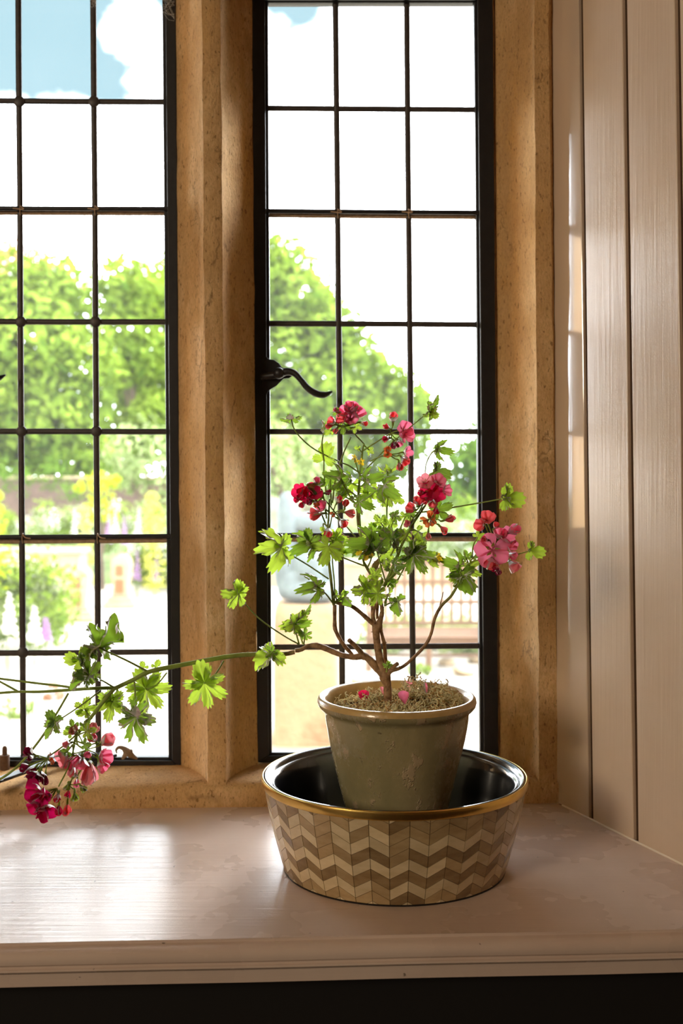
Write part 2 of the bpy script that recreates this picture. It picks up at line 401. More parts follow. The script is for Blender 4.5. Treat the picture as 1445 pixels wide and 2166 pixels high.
boards('trim_6', [-.012, .09, .20, .31, .42, .53], -1, 'vertical cream painted boards on the far side of the recess')

# wooden sill with moulded nosing
def front(x): return 1.263 + .0476 * x
prof = [(0.0, 0.0, 0), (.0, -.0035, 0), (-.0035, -.0045, 0), (-.009, -.0055, 0), (-.0135, -.0095, 0), (-.0155, -.0155, 0), (-.0145, -.0200, 0), (-.0115, -.0225, 0), (-.0115, -.0245, 0),
        (-.0145, -.0258, 0), (-.0150, -.0275, 0), (-.0128, -.0300, 0), (-.0095, -.0312, 0), (-.0075, -.0330, 0), (-.0065, -.0480, 0), (.03, -.0480, 0), (.16, -.03, 0)]
mb = MB(); rows = []
nx = 60
for i in range(nx + 1):
    x = -1.35 + 2.30 * i / nx
    y0 = front(x); wv = mnoise.noise(Vector((x * 5, 0, 0))) * .0006
    yb = 1.765 + SK * x
    if x > .36: yb = min(yb, OY + (x - OX) * DY / DX + .012) if x < .62 else y0 + .02
    if x < -.76: yb = min(yb, 1.715 + (-.765 - x) * (.918 / .398) + .012) if x > -1.0 else y0 + .02
    yb = max(yb, y0 + .02)
    row = [Vector((x, yb, 0)), Vector((x, y0 + (yb - y0) * .5, 0)), Vector((x, y0 + .002, 0))] + [Vector((x, y0 + a, b + wv)) for a, b, _ in prof[:-2]] + [Vector((x, y0 + .018, -.048)), Vector((x, yb, -.04))]
    rows.append(row)
mb.loft(rows); sill = tag(mb.build('trim_7', M['sill'], angle=35), 'cream painted timber sill with a moulded nosing', kind='structure')
# bead of filler where boards meet the sill
mb = MB(); mb.tube([sp(t_, .0008, .0012) for t_ in np.linspace(-.005, .6, 30)], .0016, 6)
mb.build('caulk_line', mat_simple('white_filler', srgb(236, 224, 206), .5), bpy.data.objects['trim_5'])

# ------------------------------------------------------------------ leaded casements
def make_window(name, xo0, xi0, vb, xi1, xo1, hb, saddle, y_in0, y_in1, y_out0, y_out1, bosses, label):
    """x pairs are (at top, at 1600); hb: (y at left, y at right) of each horizontal came"""
    root = empty(name, wpt((col_pt(*xo0, ZL, 1.86).x + col_pt(*xo1, ZL, 1.86).x) / 2, 1.86, ZL)); tag(root, label, kind='structure')
    def pt(xp, py, D0): return W(lx(xp[0], xp[1], py), py, D0)
    def bar4(c, d0, d1):   # four (x,y) corners in the picture plane on d0; same world footprint pushed back to d1
        fr = [W(x, y, d0) for x, y in c]; bk = [p + EN * (d1 - d0) for p in fr]; return fr, bk
    mb = MB()
    xa0, xa1 = (xo0[0], xo0[1]), (xo1[0], xo1[1])
    def X(xp, y): return lx(xp[0], xp[1], y)
    st0 = (xi0[0] - 6.5, xi0[1] - 12.0 if False else xi0[1] - 7); st1 = (xi1[0] + 7, xi1[1] + 8)
    # outer flat iron ring
    def ring(oL, oR, yT, yB, iL, iR, yt, yb, d0, d1, mm):
        for c in ([(X(oL, yT), yT), (X(iL, yt), yt), (X(iL, yb), yb), (X(oL, yB), yB)],
                  [(X(iR, yt), yt), (X(oR, yT), yT), (X(oR, yB), yB), (X(iR, yb), yb)],
                  [(X(oL, yT), yT), (X(oR, yT), yT), (X(iR, yt), yt), (X(iL, yt), yt)],
                  [(X(iL, yb), yb), (X(iR, yb), yb), (X(oR, yB), yB), (X(oL, yB), yB)]):
            f, b = bar4(c, d0, d1); mm.add(f + b, [(0, 1, 2, 3), (7, 6, 5, 4), (0, 4, 5, 1), (1, 5, 6, 2), (2, 6, 7, 3), (3, 7, 4, 0)])
    ring(xo0, xo1, y_out0, y_out1, st0, st1, y_in0 - 6, y_in1 + 7, D_FR - .001, D_FR + .03, mb)
    mb.build('frame', M['iron'], root, smooth=False, bevel=.0012, origin=root.location)
    mb = MB(); ring((st0[0] - 1, st0[1] - 1), (st1[0] + 1, st1[1] + 1), y_in0 - 7, y_in1 + 8, xi0, xi1, y_in0, y_in1, D_FR + .006, D_FR + .022, mb)
    mb.build('casement_rebate', M['iron'], root, smooth=False, bevel=.0014, origin=root.location)
    # cames
    DG = 1.870
    def came(a, b, w, mat, nm, d=.0042):
        ax = (b - a).normalized(); sd = ax.cross(EN).normalized(); mb = MB(); rows = []
        for k in range(13):
            p = a.lerp(b, k / 12) + mnoise.noise_vector(a.lerp(b, k / 12) * 5) * .0007
            rows.append([p + sd * w * math.cos(q) + EN * d * math.sin(q) * (1 if abs(math.sin(q)) < .8 else .8) for q in [2 * math.pi * j / 10 for j in range(10)]])
        mb.loft(rows); return mb.build(nm, mat, root, angle=70, origin=a)
    allv = [xi0] + vb + [xi1]
    for v in vb: came(W(X(v, y_in0 - 5), y_in0 - 5, DG), W(X(v, y_in1 + 5), y_in1 + 5, DG), .0053, M['lead'], 'came')
    for yl, yr in hb:
        a = W(X(xi0, yl) - 3, yl, DG); b = W(X(xi1, yr) + 3, yr, DG)
        sad = (yl, yr) in saddle
        came(a, b, .0050 if not sad else .0042, M['dry'] if sad else M['lead'], 'came', .0036)
        if sad:
            a2 = W(X(xi0, yl) - 8, yl - 9, DG - .0105); b2 = W(X(xi1, yr) + 8, yr - 9, DG - .0105)
            came(a2, b2, .0040, M['iron'], 'saddle_bar', .0040)
            for v in vb:
                yy = yl + (yr - yl) * .5; c = W(X(v, yy), yy - 8, DG - .0150); mb = MB()
                mb.tube(catmull([c + EZ * .006 + EN * .004, c + EZ * .0045 + EX * .001, c + EX * .006 - EZ * .0005 - EN * .001, c + EX * (.014 if yy > 800 else -.012) + EZ * (-.002 if yy > 800 else .001)]), .0011, 6)
                mb.tube(catmull([c + EZ * .004, c - EZ * .004, c - EZ * .0105 + EX * .0008]), .0010, 6)
                mb.build('wire_tie', M['dry'], root, origin=c)
    if bosses:
        for v in vb:
            for h in hb:
                if h in saddle: continue
                yy = h[0] + (h[1] - h[0]) * .5; c = W(X(v, yy), yy, DG - .0036); mb = MB()
                rows = [[c + (EX * math.cos(q) + EZ * math.sin(q)) * r - EN * d for q in [2 * math.pi * j / 14 for j in range(14)]] for r, d in ((.0098, -.001), (.0094, .0006), (.0070, .0018), (.003, .0024))]
                mb.loft(rows); mb.build('solder_boss', M['lead'], root, origin=c)
    # panes: old glass, each slightly out of true
    ys = [(y_in0, y_in0)] + hb + [(y_in1, y_in1)]
    for i in range(len(allv) - 1):
        for j in range(len(ys) - 1):
            def yy(k, x):
                fx = (x - X(xi0, 800)) / (X(xi1, 800) - X(xi0, 800)); return ys[k][0] + (ys[k][1] - ys[k][0]) * fx
            xm0, xm1 = X(allv[i], 800), X(allv[i + 1], 800)
            c = [(allv[i], yy(j, xm0)), (allv[i + 1], yy(j, xm1)), (allv[i + 1], yy(j + 1, xm1)), (allv[i], yy(j + 1, xm0))]
            fr = [W(X(v, y), y, DG) + EN * R.uniform(-.0006, .0006) for v, y in c]; bk = [p + EN * .002 for p in fr]
            mb = MB(); mb.add(fr, [(0, 1, 2, 3)])
            mb.build('pane', M['glass'], root, smooth=False, origin=sum(fr, Vector()) / 4)
    return root
win_r = make_window('window_1', (533, 545), (567, 575), [(710, 725.5), (860.5, 875)], (1003, 1016), (1043, 1055),
                    [(229, 232), (455, 459), (684, 687), (913, 913), (1141, 1140), (1369, 1366)], [(455, 459), (1141, 1140)], 5, 1592, -28, 1613, False,
                    'tall black leaded window behind the potted geranium')
win_l = make_window('window_2', (-150, -140), (-116, -104), [(39, 50), (197, 209)], (343, 356), (372, 383),
                    [(213, 216), (449, 451), (680, 681), (912, 913), (1146, 1143), (1382, 1379)], [(449, 451), (1146, 1143)], -14, 1602, -34, 1627, True,
                    'tall black leaded window with solder bosses beyond the mullion')

# casement latch on the right window, and the tip of its twin on the left one
def latch(root, dx, dy):
    def q(x, y, d=1.845): return W(x + dx, y + dy, d)
    mb = MB()      # scalloped back plate
    out = [(563, 754), (570, 760), (580, 761), (590, 768), (597, 777), (606, 779), (614, 784), (622, 792), (612, 800), (600, 801), (593, 808), (584, 817), (575, 822), (567, 828), (564, 834), (558, 826), (555, 812), (558, 790), (560, 770)]
    f = [q(x, y, 1.851) for x, y in out]; b = [p + EN * .004 for p in f]; n = len(f)
    mb.add(f + b, [tuple(range(n)), tuple(range(n, 2 * n))[::-1]] + [(i, (i + 1) % n, n + (i + 1) % n, n + i) for i in range(n)])
    pl = mb.build('latch_plate', M['iron'], root, smooth=False, bevel=.0008, origin=q(585, 795))
    mb = MB(); pts = catmull([q(553, 797, 1.846), q(570, 795, 1.842), q(590, 792, 1.836), q(606, 786, 1.834), q(622, 789, 1.832), q(636, 803, 1.830), q(650, 820, 1.830), q(668, 832, 1.830), q(686, 835, 1.832), q(703, 828, 1.834)], 6)
    mb.tube(pts, lerpl([.0058, .0062, .0062, .0066, .0058, .0050, .0056, .0062, .0058, .0012], len(pts)), 12)
    mb.build('latch_handle', M['iron'], root, origin=q(600, 790))
    mb = MB(); c = q(590, 789, 1.828); rows = []
    for k in range(8):
        a = math.pi / 2 * k / 7; rows.append([c + (EX * math.cos(w) + EZ * math.sin(w)) * .0098 * math.cos(a * .98) - EN * .009 * math.sin(a) + EN * .004 for w in [2 * math.pi * j / 18 for j in range(18)]])
    mb.loft(rows); mb.build('latch_knob', M['iron'], root, origin=c)
latch(win_r, 0, 0)
latch(win_l, -691, -35)
# casement stay lying on the ledge of the left window, its pin and the curled catch
def stay_pt(x, y, z): return P(x, y, F * (CH - z) / (y - CY))
mb = MB(); cl = [(-60, 1668), (0, 1649), (60, 1628), (130, 1606), (190, 1594), (240, 1600)]
fr = []
zz = [.052, .0525, .053, .054, .056, .058]
ctr = catmull([stay_pt(x, y, z) for (x, y), z in zip(cl, zz)], 6)
rows = []
for i, p in enumerate(ctr):
    tg = (ctr[min(i + 1, len(ctr) - 1)] - ctr[max(i - 1, 0)]).normalized(); sd = tg.cross(EZ).normalized()
    rows.append([p + sd * .009 + EZ * .0025, p - sd * .009 + EZ * .0025, p - sd * .009 - EZ * .0025, p + sd * .009 - EZ * .0025])
mb.loft(rows); st = mb.build('casement_stay', M['iron'], win_l, smooth=False, bevel=.001, origin=ctr[6])
for hx, hy in ((2, 1650), (55, 1630), (110, 1613)):
    c = stay_pt(hx, hy, .0557); h = MB(); h.loft([[c + Vector((math.cos(a) * .0042, math.sin(a) * .0042, z)) for a in [2 * math.pi * k / 12 for k in range(12)]] for z in (0, .0004)])
    h.build('stay_hole', M['ground_line'], st, origin=c)
mb = MB(); a = W(10, 1632, 1.842); mb.tube([a, a + EZ * .028], .008, 12); mb.tube([a + EZ * .026, a + EZ * .040, a + EZ * .043], [.0042, .0042, .002], 10)
mb.build('stay_pin', mat_simple('rusty_iron', srgb(112, 84, 66), .7, .3, .001, .35, 80), win_l, origin=a)
mb = MB(); pts = catmull([W(247, 1593, 1.835), W(246, 1586, 1.833), W(252, 1581, 1.833), W(261, 1583, 1.835), W(268, 1589, 1.838), W(277, 1597, 1.842), W(290, 1605, 1.848)], 5)
mb.tube(pts, lerpl([.0012, .0022, .0030, .0040, .0062, .0056, .002], len(pts)), 8)
mb.tube([W(259, 1606, 1.838), W(266, 1594, 1.838), W(276, 1590, 1.842), W(278, 1600, 1.848)], [.002, .0055, .0050, .003], 8)
mb.build('curled_catch', M['rope'], win_l, origin=W(265, 1595, 1.84))
mb = MB(); c = W(201, 1646, 1.80); c.z = ZL
mb.tube([W(199, 1640, 1.800), W(203, 1641, 1.796)], .003, 8)
mb.build('stay_screw', M['lead'], win_l, origin=c)
# cobweb in the top corner of the left casement
mb = MB()
for k in range(26):
    a = W(345 + R.uniform(-2, 2), R.uniform(-30, 30), 1.85); b = W(369, R.uniform(-30, 45), 1.849); mb.tube([a, a.lerp(b, .5) - EZ * R.uniform(.001, .006), b], .00022, 3)
    a = W(R.uniform(190, 205), R.uniform(-12, 14), 1.85); b = W(R.uniform(190, 205), R.uniform(-14, 18), 1.85); mb.tube([a, a.lerp(b, .5) - EZ * .004, b], .00022, 3)
tag(mb.build('cobweb', mat_simple('cobweb_silk', srgb(190, 190, 186), .8), win_l, origin=W(355, 0, 1.85)), kind='stuff')

# ------------------------------------------------------------------ bowl with bone inlay
BC = Vector(((834 - CX) / F * 1.486, 1.486, 0)); SY = .92
bowl = empty('inlaid_bowl', BC); tag(bowl, 'wide tapered bowl of bone chevron inlay with brass rim and black lining, holding the flowerpot', 'bowl')
RB, RT, ZB, ZW = .1515, .1795, .0022, .1170
def wall_r(z):
    f = (z - ZB) / (ZW - ZB); return RB + (RT - RB) * f + .0022 * math.sin(math.pi * f)
mb = MB(); mb.lathe([(RB - .004, .0), (RB - .0002, .0), (RB + .0003, .0020), (RB - .001, .0022), (RB - .004, .0022)], 96, sy=SY, close=True)
mb.build('base_rim', M['ground_line'], bowl, origin=(0, 0, 0)).location = (0, 0, 0)
core = [(0, .0005), (RB - .006, .0005)] + [(wall_r(ZB + (ZW - ZB) * i / 8) - .0012, ZB + (ZW - ZB) * i / 8) for i in range(9)] + [(RT - .006, ZW), (.1460, .010), (0, .006)]
mb = MB(); mb.lathe(core, 96, sy=SY); o = mb.build('body', mat_simple('dark_grout', srgb(112, 90, 62), .6), bowl); o.location = (0, 0, 0)
lin = [(0.0, .0105), (.118, .0105), (.132, .0135), (.143, .025), (.1545, .075), (.1600, .105), (.1625, .1155), (.1645, .1195), (.1672, .1212), (.1688, .1200), (.1695, .1185), (.1702, .1200), (.1715, .1230),
       (.1742, .1262), (.1768, .1272), (.1792, .1266), (.1790, .1235), (.1700, .112), (.1600, .06), (.147, .012), (0, .007)]
mb = MB(); mb.lathe(lin, 128, sy=SY); o = mb.build('lining', M['liner'], bowl, angle=50); o.location = (0, 0, 0)
band = [(RT - .002, ZW - .0016), (RT + .0012, ZW - .0016), (RT + .0022, ZW + .0003), (RT + .0028, ZW + .0070), (RT + .0022, ZW + .0092), (RT + .0006, ZW + .0100), (RT - .0012, ZW + .0090)]
mb = MB(); mb.lathe(band, 128, sy=SY, fn=lambda a, z, r: .0004 * mnoise.noise(Vector((math.cos(a) * 9, math.sin(a) * 9, z * 60))), close=True)
o = mb.build('brass_band', M['brass'], bowl); o.location = (0, 0, 0)
tones = []
for nm, c0, c1 in (('pale_bone', srgb(226, 206, 168), srgb(206, 184, 144)), ('honey_bone', srgb(190, 164, 122), srgb(166, 138, 98)), ('dark_bone', srgb(156, 130, 92), srgb(128, 102, 68))):
    t = NT(nm); c = t.coord((1, 1, 3)); n = t.noise(c, 28, 4, .6); oi = t.n('ObjectInfo'); col = t.mix(t.ramp(n, [(.3, (0, 0, 0)), (.7, (1, 1, 1))]), c0, c1)
    h = t.n('HueSaturation'); mr = t.n('MapRange'); mr.inputs['To Min'].default_value = .84; mr.inputs['To Max'].default_value = 1.14; t.l(oi.outputs['Random'], mr.inputs['Value']); t.l(mr.outputs[0], h.inputs['Value']); t.l(col, h.inputs['Color'])
    t.principled(h.outputs[0], .25, t.bump(n, .0004, .5), Coat_Weight=.5, Coat_Roughness=.12); tones.append(t.m)
NC = 44; ROW = .01465; AMP = .0125
def clip(poly, z0, z1):
    for s, zc in ((1, z0), (-1, z1)):
        out = []
        for i in range(len(poly)):
            a, b = poly[i], poly[(i + 1) % len(poly)]; ia, ib = s * (a[1] - zc) >= 0, s * (b[1] - zc) >= 0
            if ia: out.append(a)
            if ia != ib:
                k = (zc - a[1]) / (b[1] - a[1]); out.append((a[0] + (b[0] - a[0]) * k, zc))
        poly = out
        if not poly: break
    return poly
rest = MB()
ph = math.atan2(-1, 0) + (811.6 - 834) / 2290 * 1.335 / (.165)      # a valley of the zigzag sits here
for c in range(NC):
    th0 = ph + 2 * math.pi * c / NC; th1 = ph + 2 * math.pi * (c + 1) / NC; down = c % 2 == 0     # from valley up to crest or back
    for r in range(-1, 9):
        zb = ZB + (r - .15) * ROW
        za, zc = (zb - AMP / 2, zb + AMP / 2) if down else (zb + AMP / 2, zb - AMP / 2)
        g = .0003; e = .0022
        poly = clip([(th0 + e, za + g), (th1 - e, zc + g), (th1 - e, zc + ROW - g), (th0 + e, za + ROW - g)], ZB + .0002, ZW - .0018)
        if len(poly) < 3 or max(p[1] for p in poly) - min(p[1] for p in poly) < .002: continue
        fs = [(wall_r(z) * math.cos(th), wall_r(z) * math.sin(th) * SY, z) for th, z in poly]
        bs = [((wall_r(z) - .0011) * math.cos(th), (wall_r(z) - .0011) * math.sin(th) * SY, z) for th, z in poly]; n = len(poly)
        fc = [tuple(range(n)), tuple(range(n, 2 * n))[::-1]] + [(i, (i + 1) % n, n + (i + 1) % n, n + i) for i in range(n)]
        w = R.random(); tone = 0 if r % 2 == 1 else (2 if w < .55 else 1)
        if r >= 6: tone = 1 if w < .55 else (0 if w < .8 else 2)
        elif w > .93: tone = 1
        if r == -1: tone = 0
        mid = (th0 + th1) / 2
        if math.sin(mid) < .12:
            mb = MB(); mb.add(fs, []); mb.v = []; mb.a = []; mb.add(fs + bs, fc); o = mb.build('inlay_piece', tones[tone], bowl, smooth=False); o.location = (0, 0, 0)
        else:
            rest.cm = tone; rest.add(fs + bs, fc)
o = rest.build('rear_inlay', tones, bowl, smooth=False); o.location = (0, 0, 0); o['kind'] = 'stuff'

# ------------------------------------------------------------------ potted geranium
PC = Vector((.0757, 1.486, .0108))
pot_root = empty('potted_geranium', PC)
tag(pot_root, 'gnarled pink-flowered geranium in a glazed grey-green pot standing inside the inlaid bowl', 'potted plant')
t = NT('crazed_glaze'); c = t.coord((1, 1, .6)); c1 = t.coord()
n1 = t.noise(c, 9, 5, .6); n2 = t.noise(c, 36, 5, .7); n3 = t.noise(c1, 110, 4, .6)
col = t.ramp(n1, [(.3, srgb(140, 134, 96)), (.5, srgb(168, 154, 114)), (.7, srgb(190, 170, 130))])
pt_ = t.ramp(n2, [(.575, (0, 0, 0)), (.60, (.6, .6, .6))]); col = t.mix(pt_, col, srgb(204, 176, 142))
col = t.mix(t.ramp(n3, [(.70, (0, 0, 0)), (.76, (.8, .8, .8))]), col, srgb(70, 58, 44))
vo = t.n('TexVoronoi', feature='DISTANCE_TO_EDGE'); vo.inputs['Scale'].default_value = 55; t.l(t.mix(.35, c1, n3), vo.inputs['Vector'])
col = t.mix(t.ramp(vo.outputs['Distance'], [(0, (.16, .16, .16)), (.05, (0, 0, 0))]), col, srgb(84, 74, 54))
rg = t.ramp(n2, [(.5, (.22, .22, .22)), (.62, (.5, .5, .5))])
t.principled(col, rg, t.bump(t.mix(.4, n1, pt_), .004, .8), Coat_Weight=.35, Coat_Roughness=.1); M['glaze'] = t.m
M['inner'] = mat_simple('inner_glaze', srgb(206, 172, 112), .3, 0, .0015, .18, 40, Coat_Weight=.5)
M['soil'] = mat_simple('peaty_soil', srgb(96, 62, 40), .95, 0, .006, .5, 90)
M['moss'] = mat_simple('dry_moss', srgb(240, 230, 184), .95, 0, None, .35, 40)
M['bark'] = mat_simple('geranium_bark', srgb(166, 128, 92), .8, 0, .0016, .4, 120)
H = .234 - PC.z
po = [(0, 0), (.049, 0), (.0535, .003), (.056, .008), (.062, .034), (.0706, .070), (.0790, .104), (.0868, .137), (.0935, .165), (.0965, .182), (.0982, .192), (.0988, .199), (.1000, .2035), (.1042, .2066), (.1078, .2108), (.1090, .2155), (.1083, .2198), (.1062, .2226), (.1032, H), (.1000, .2216), (.0975, .2180), (.0955, .2080), (.0935, .19), (.088, .165), (0, .165)]
def potfn(a, z, r):
    if r < .02 or z > .2: return 0
    q = Vector((math.cos(a) * r * 22, math.sin(a) * r * 22, z * 18)); return mnoise.noise(q) * .0009 + mnoise.noise(q * 3) * .0005
mb = MB(); k = 16
mb.lathe(po[:k], 112, fn=potfn); mb.f.pop(); mb.m.pop()
o = mb.build('pot', M['glaze'], pot_root, angle=50); o.location = (0, 0, 0)
mb = MB(); mb.lathe(po[k - 1:], 112, fn=lambda a, z, r: 0); mb.f.pop(-2); mb.m.pop(-2)
o = mb.build('pot_rim', M['inner'], pot_root, angle=50); o.location = (0, 0, 0)
# soil and moss
mb = MB(); rows = []
for i in range(12):
    r = .0925 * (1 - i / 11.0) + .0001; row = []
    for j in range(48):
        a = 2 * math.pi * j / 48; x, y = r * math.cos(a), r * math.sin(a)
        row.append((x, y, (.203 if False else .199) + .006 * (1 - (r / .093) ** 2) + mnoise.noise(Vector((x * 40, y * 40, 0))) * .005))
    rows.append(row)
mb.loft(rows); mb.f = mb.f[:-2] + [mb.f[-1]]; mb.m = mb.m[:len(mb.f)]
o = mb.build('soil', M['soil'], pot_root); o.location = (0, 0, 0)
mb = MB()
for i in range(4200):
    a = R.uniform(0, 2 * math.pi); r = .088 * math.sqrt(R.random()); x, y = r * math.cos(a), r * math.sin(a)
    if x < -.048 and y > -.035 and R.random() < .8: continue
    hump = .026 * math.exp(-((x - .028) ** 2 + (y - .018) ** 2) / .00045) + .022 * math.exp(-((x - .062) ** 2 + (y + .006) ** 2) / .0005) + .014 * math.exp(-((x + .04) ** 2 + (y - .0) ** 2) / .0005)
    z = .209 + mnoise.noise(Vector((x * 40, y * 40, 0))) * .004 + hump * R.uniform(.2, 1.5)
    p = Vector((x, y, z)); d = Vector((R.gauss(0, 1), R.gauss(0, 1), R.uniform(-.2, .9))).normalized(); pts = [p]
    for s in range(5):
        d = (d + Vector((R.gauss(0, .8), R.gauss(0, .8), R.gauss(-.05, .6)))).normalized(); p = p + d * R.uniform(.0015, .0034)
        if math.hypot(p.x, p.y) > .091: break
        pts.append(p)
    if len(pts) > 2: mb.cm = 0 if R.random() < .72 else 1; mb.tube(pts, [R.uniform(.0005, .0010)] * len(pts), 3)
o = mb.build('moss', [M['moss'], mat_simple('brown_moss', srgb(190, 156, 108), .95)], pot_root, smooth=False); o.location = (0, 0, 0); o['kind'] = 'stuff'

# --- frames of reference for the traced plant (origin, scale)
FR = {'A': (450, 820, 3.611), 'B': (780, 820, 3.61), 'G': (660, 960, 4.817), 'H': (660, 1180, 4.817), 'C': (0, 1180, 2.408), 'I': (0, 1540, 4.516)}
def px(fr, x, y):
    a, b, s = FR[fr]; return (a + x / s, b + y / s)
def depth(x, y, bias=0):
    """a plausible depth for a point of the plant: a rounded crown about the trunk; the long limb comes a little forward as it hangs left"""
    if x < 640 and y > 1240: return 1.486 - .06 * min(1, (640 - x) / 350) + bias
    return 1.486 + bias
def tr(fr, pts, d0=0, d1=None):
    d1 = d0 if d1 is None else d1; n = len(pts); out = []
    for i, (x, y) in enumerate(pts):
        X, Y = px(fr, x, y); f = i / max(1, n - 1); out.append(P(X, Y, depth(X, Y, d0 + (d1 - d0) * f)))
    return out
t = NT('stem_skin')     # bark brown to living green along the stem ('tone')
at = t.n('Attribute', attribute_name='tone'); c = t.coord(); n = t.noise(c, 110, 4, .6)
brown = t.mix(t.ramp(n, [(.35, (0, 0, 0)), (.65, (1, 1, 1))]), srgb(112, 80, 54), srgb(188, 150, 112)); green = t.mix(n, srgb(118, 140, 56), srgb(162, 182, 84))
t.principled(t.mix(at.outputs['Fac'], brown, green), .6, t.bump(n, .0012, .6), Subsurface_Weight=.0); M['stem'] = t.m
def branch(name, pts, rpx, tone, knob=0.0, label=None, hairs=0):
    cp = catmull(pts, 7); n = len(cp); rr = [r / F * 1.486 for r in lerpl(rpx, n)]; tn = lerpl(tone, n)
    if knob:
        for i in range(n): rr[i] *= 1 + knob * (mnoise.noise(cp[i] * 190) + .5 * mnoise.noise(cp[i] * 420))
    mb = MB(); mb.tube(cp, rr, 10, attr=tn)
    if knob:           # leaf scars and stipule stubs
        L = sum((cp[i + 1] - cp[i]).length for i in range(n - 1))
        for k in range(int(L / .0035 * knob * 1.6)):
            i = R.randrange(1, n - 1); tg = (cp[i + 1] - cp[i]).normalized(); sd = Vector((R.gauss(0, 1), R.gauss(0, 1), R.gauss(0, 1))); sd = (sd - tg * sd.dot(tg)).normalized()
            p = cp[i].lerp(cp[i + 1], R.random()) + sd * rr[i] * .8; mb.tube([p, p + sd * rr[i] * R.uniform(.3, .7) + tg * R.uniform(-.001, .001)], [.0009, .0004], 4, attr=[tn[i] * .4] * 2)
    if hairs:
        for k in range(hairs):
            i = R.randrange(0, n - 1); p = cp[i].lerp(cp[i + 1], R.random()); sd = Vector((R.gauss(0, 1), R.gauss(0, .4), R.gauss(0, 1))).normalized()
            mb.tube([p, p + sd * (rr[i] + R.uniform(.0010, .0022))], [.00012, .00006], 3, attr=[1, 1])
    o = mb.build(name, M['stem'], pot_root, attr=True, origin=pts[0], angle=80)
    if label: o['label'] = label
    return o
branch('trunk', tr('H', [(775, 1510), (772, 1400), (768, 1300), (745, 1215), (705, 1100), (678, 960), (658, 820), (650, 700)]), [9.5, 8.5, 9, 12.5, 9, 7.5, 7.6, 8.4], 0, .10)
branch('branch', tr('H', [(750, 1225), (665, 1125), (585, 1035), (525, 1000), (420, 1010), (300, 988), (200, 948), (120, 915), (40, 893), (-40, 900), (-110, 935), (-170, 945)], 0, .0), [8.5, 8.5, 8, 8, 6, 5.5, 6, 6, 6.6, 5, 4.6, 4.6], 0, .16, 'knotted brown limb that reaches over the stone mullion')
branch('branch', tr('C', [(1500, 480), (1440, 490), (1270, 492), (1140, 506), (980, 535), (870, 556), (760, 580), (680, 620), (585, 665)], 0, 0), [4.6, 4.7, 4.6, 4.8, 4.6, 4.8, 4.8, 4.4, 4.2], [0, .25, .8, 1, 1, 1, 1, 1, 1], .05, 'long green stem hanging out past the window mullion', hairs=260)
branch('branch', tr('C', [(588, 662), (470, 665), (350, 673), (200, 682), (90, 682), (0, 688), (-60, 690)]), [3.6, 3.2, 3, 2.6, 2.5, 2.4], 1, hairs=80)
branch('branch', tr('C', [(585, 662), (540, 715), (450, 830), (395, 900), (372, 965)]), [4.2, 4, 3.4, 3, 2.4], 1, .05, hairs=80)
branch('branch', tr('C', [(400, 672), (330, 655), (200, 640), (0, 615), (-60, 605)]), [2.6, 2.2, 2], 1)
branch('branch', tr('C', [(90, 680), (40, 652), (-20, 620)]), [2.4, 1.8], 1)
branch('branch', tr('C', [(348, 690), (290, 790), (215, 910), (120, 1030), (50, 1095), (-20, 1140)], -.01), [2.0, 2.2, 2.4, 2.4, 2.4], 1)
branch('branch', tr('H', [(520, 990), (450, 905), (378, 838)], 0, -.02), [6, 5.2, 4.6], 0, .12, 'pruned brown stub on the left-hand limb')
branch('branch', tr('H', [(410, 985), (320, 880), (242, 740), (232, 640), (232, 480)], 0, -.02), [3.8, 4.2, 4.6, 4.4, 4.0], 0, .22)
branch('branch', tr('A', [(925, 1660), (905, 1480), (885, 1310), (872, 1150), (885, 1000), (892, 850)], -.02, -.03), [3.2, 3, 2.6, 2.2, 2, 1.6], [.6, 1], .08)
branch('branch', tr('A', [(930, 1650), (930, 1500), (915, 1330), (915, 1180), (880, 1140)], -.02, -.03), [1.6, 1.4, 1.3], 1)
branch('branch', tr('H', [(620, 670), (520, 580), (400, 490), (250, 458)], 0, -.02), [5, 4.4, 4.2, 3.2], 0, .16)
branch('branch', tr('H', [(650, 710), (622, 600), (632, 450), (652, 300), (625, 205), (640, 90), (700, 5), (730, -40)], 0, .02), [7.5, 4.6, 4.6, 5.2, 5.6, 7.5, 5, 2.4], 0, .3)
branch('branch', tr('H', [(668, 620), (665, 520), (680, 400), (668, 330)], .01, .01), [2.6, 3.4, 3.4, 2], 0, .2)
branch('branch', tr('H', [(672, 705), (700, 620), (715, 540), (702, 440), (706, 380)], 0, -.02), [7, 6, 4.2, 4, 3.6], 0, .18)
branch('branch', tr('G', [(735, 1350), (830, 1145), (880, 1020), (935, 885), (1010, 745), (1085, 600), (1145, 490)], -.02, -.05), [3.6, 4, 3.2, 2.6, 2.2, 1.4, 1.2], [.8, 1, .8, 1, 1, 1], .06)
branch('branch', tr('H', [(765, 1190), (748, 1020), (738, 880), (708, 760), (694, 680)], .015, .0), [3.5, 4.4, 3.8, 3.4, 5], 0, .12)
branch('branch', tr('H', [(760, 1215), (800, 1150), (900, 1122), (1000, 1050), (1150, 895), (1215, 770), (1248, 630), (1310, 500), (1420, 385), (1500, 250)], 0, -.03), [6, 5.5, 3.2, 3.2, 3.6, 3.2, 3.4, 3.2, 3.0, 2.8], [0, 0, 0, 0, 0, 0, 0, .2, .7, .9], .14, 'slender brown branch arching up towards the right-hand frame')
branch('branch', tr('H', [(790, 1160), (830, 1110), (872, 1078)], 0, -.01), [5, 4.4, 4], 0, .12)
branch('branch', tr('B', [(650, 1520), (720, 1400), (790, 1330), (870, 1310), (950, 1270)], -.03, -.05), [2.8, 2.2, 1.6, 1.4, 1.2], 1, .05)
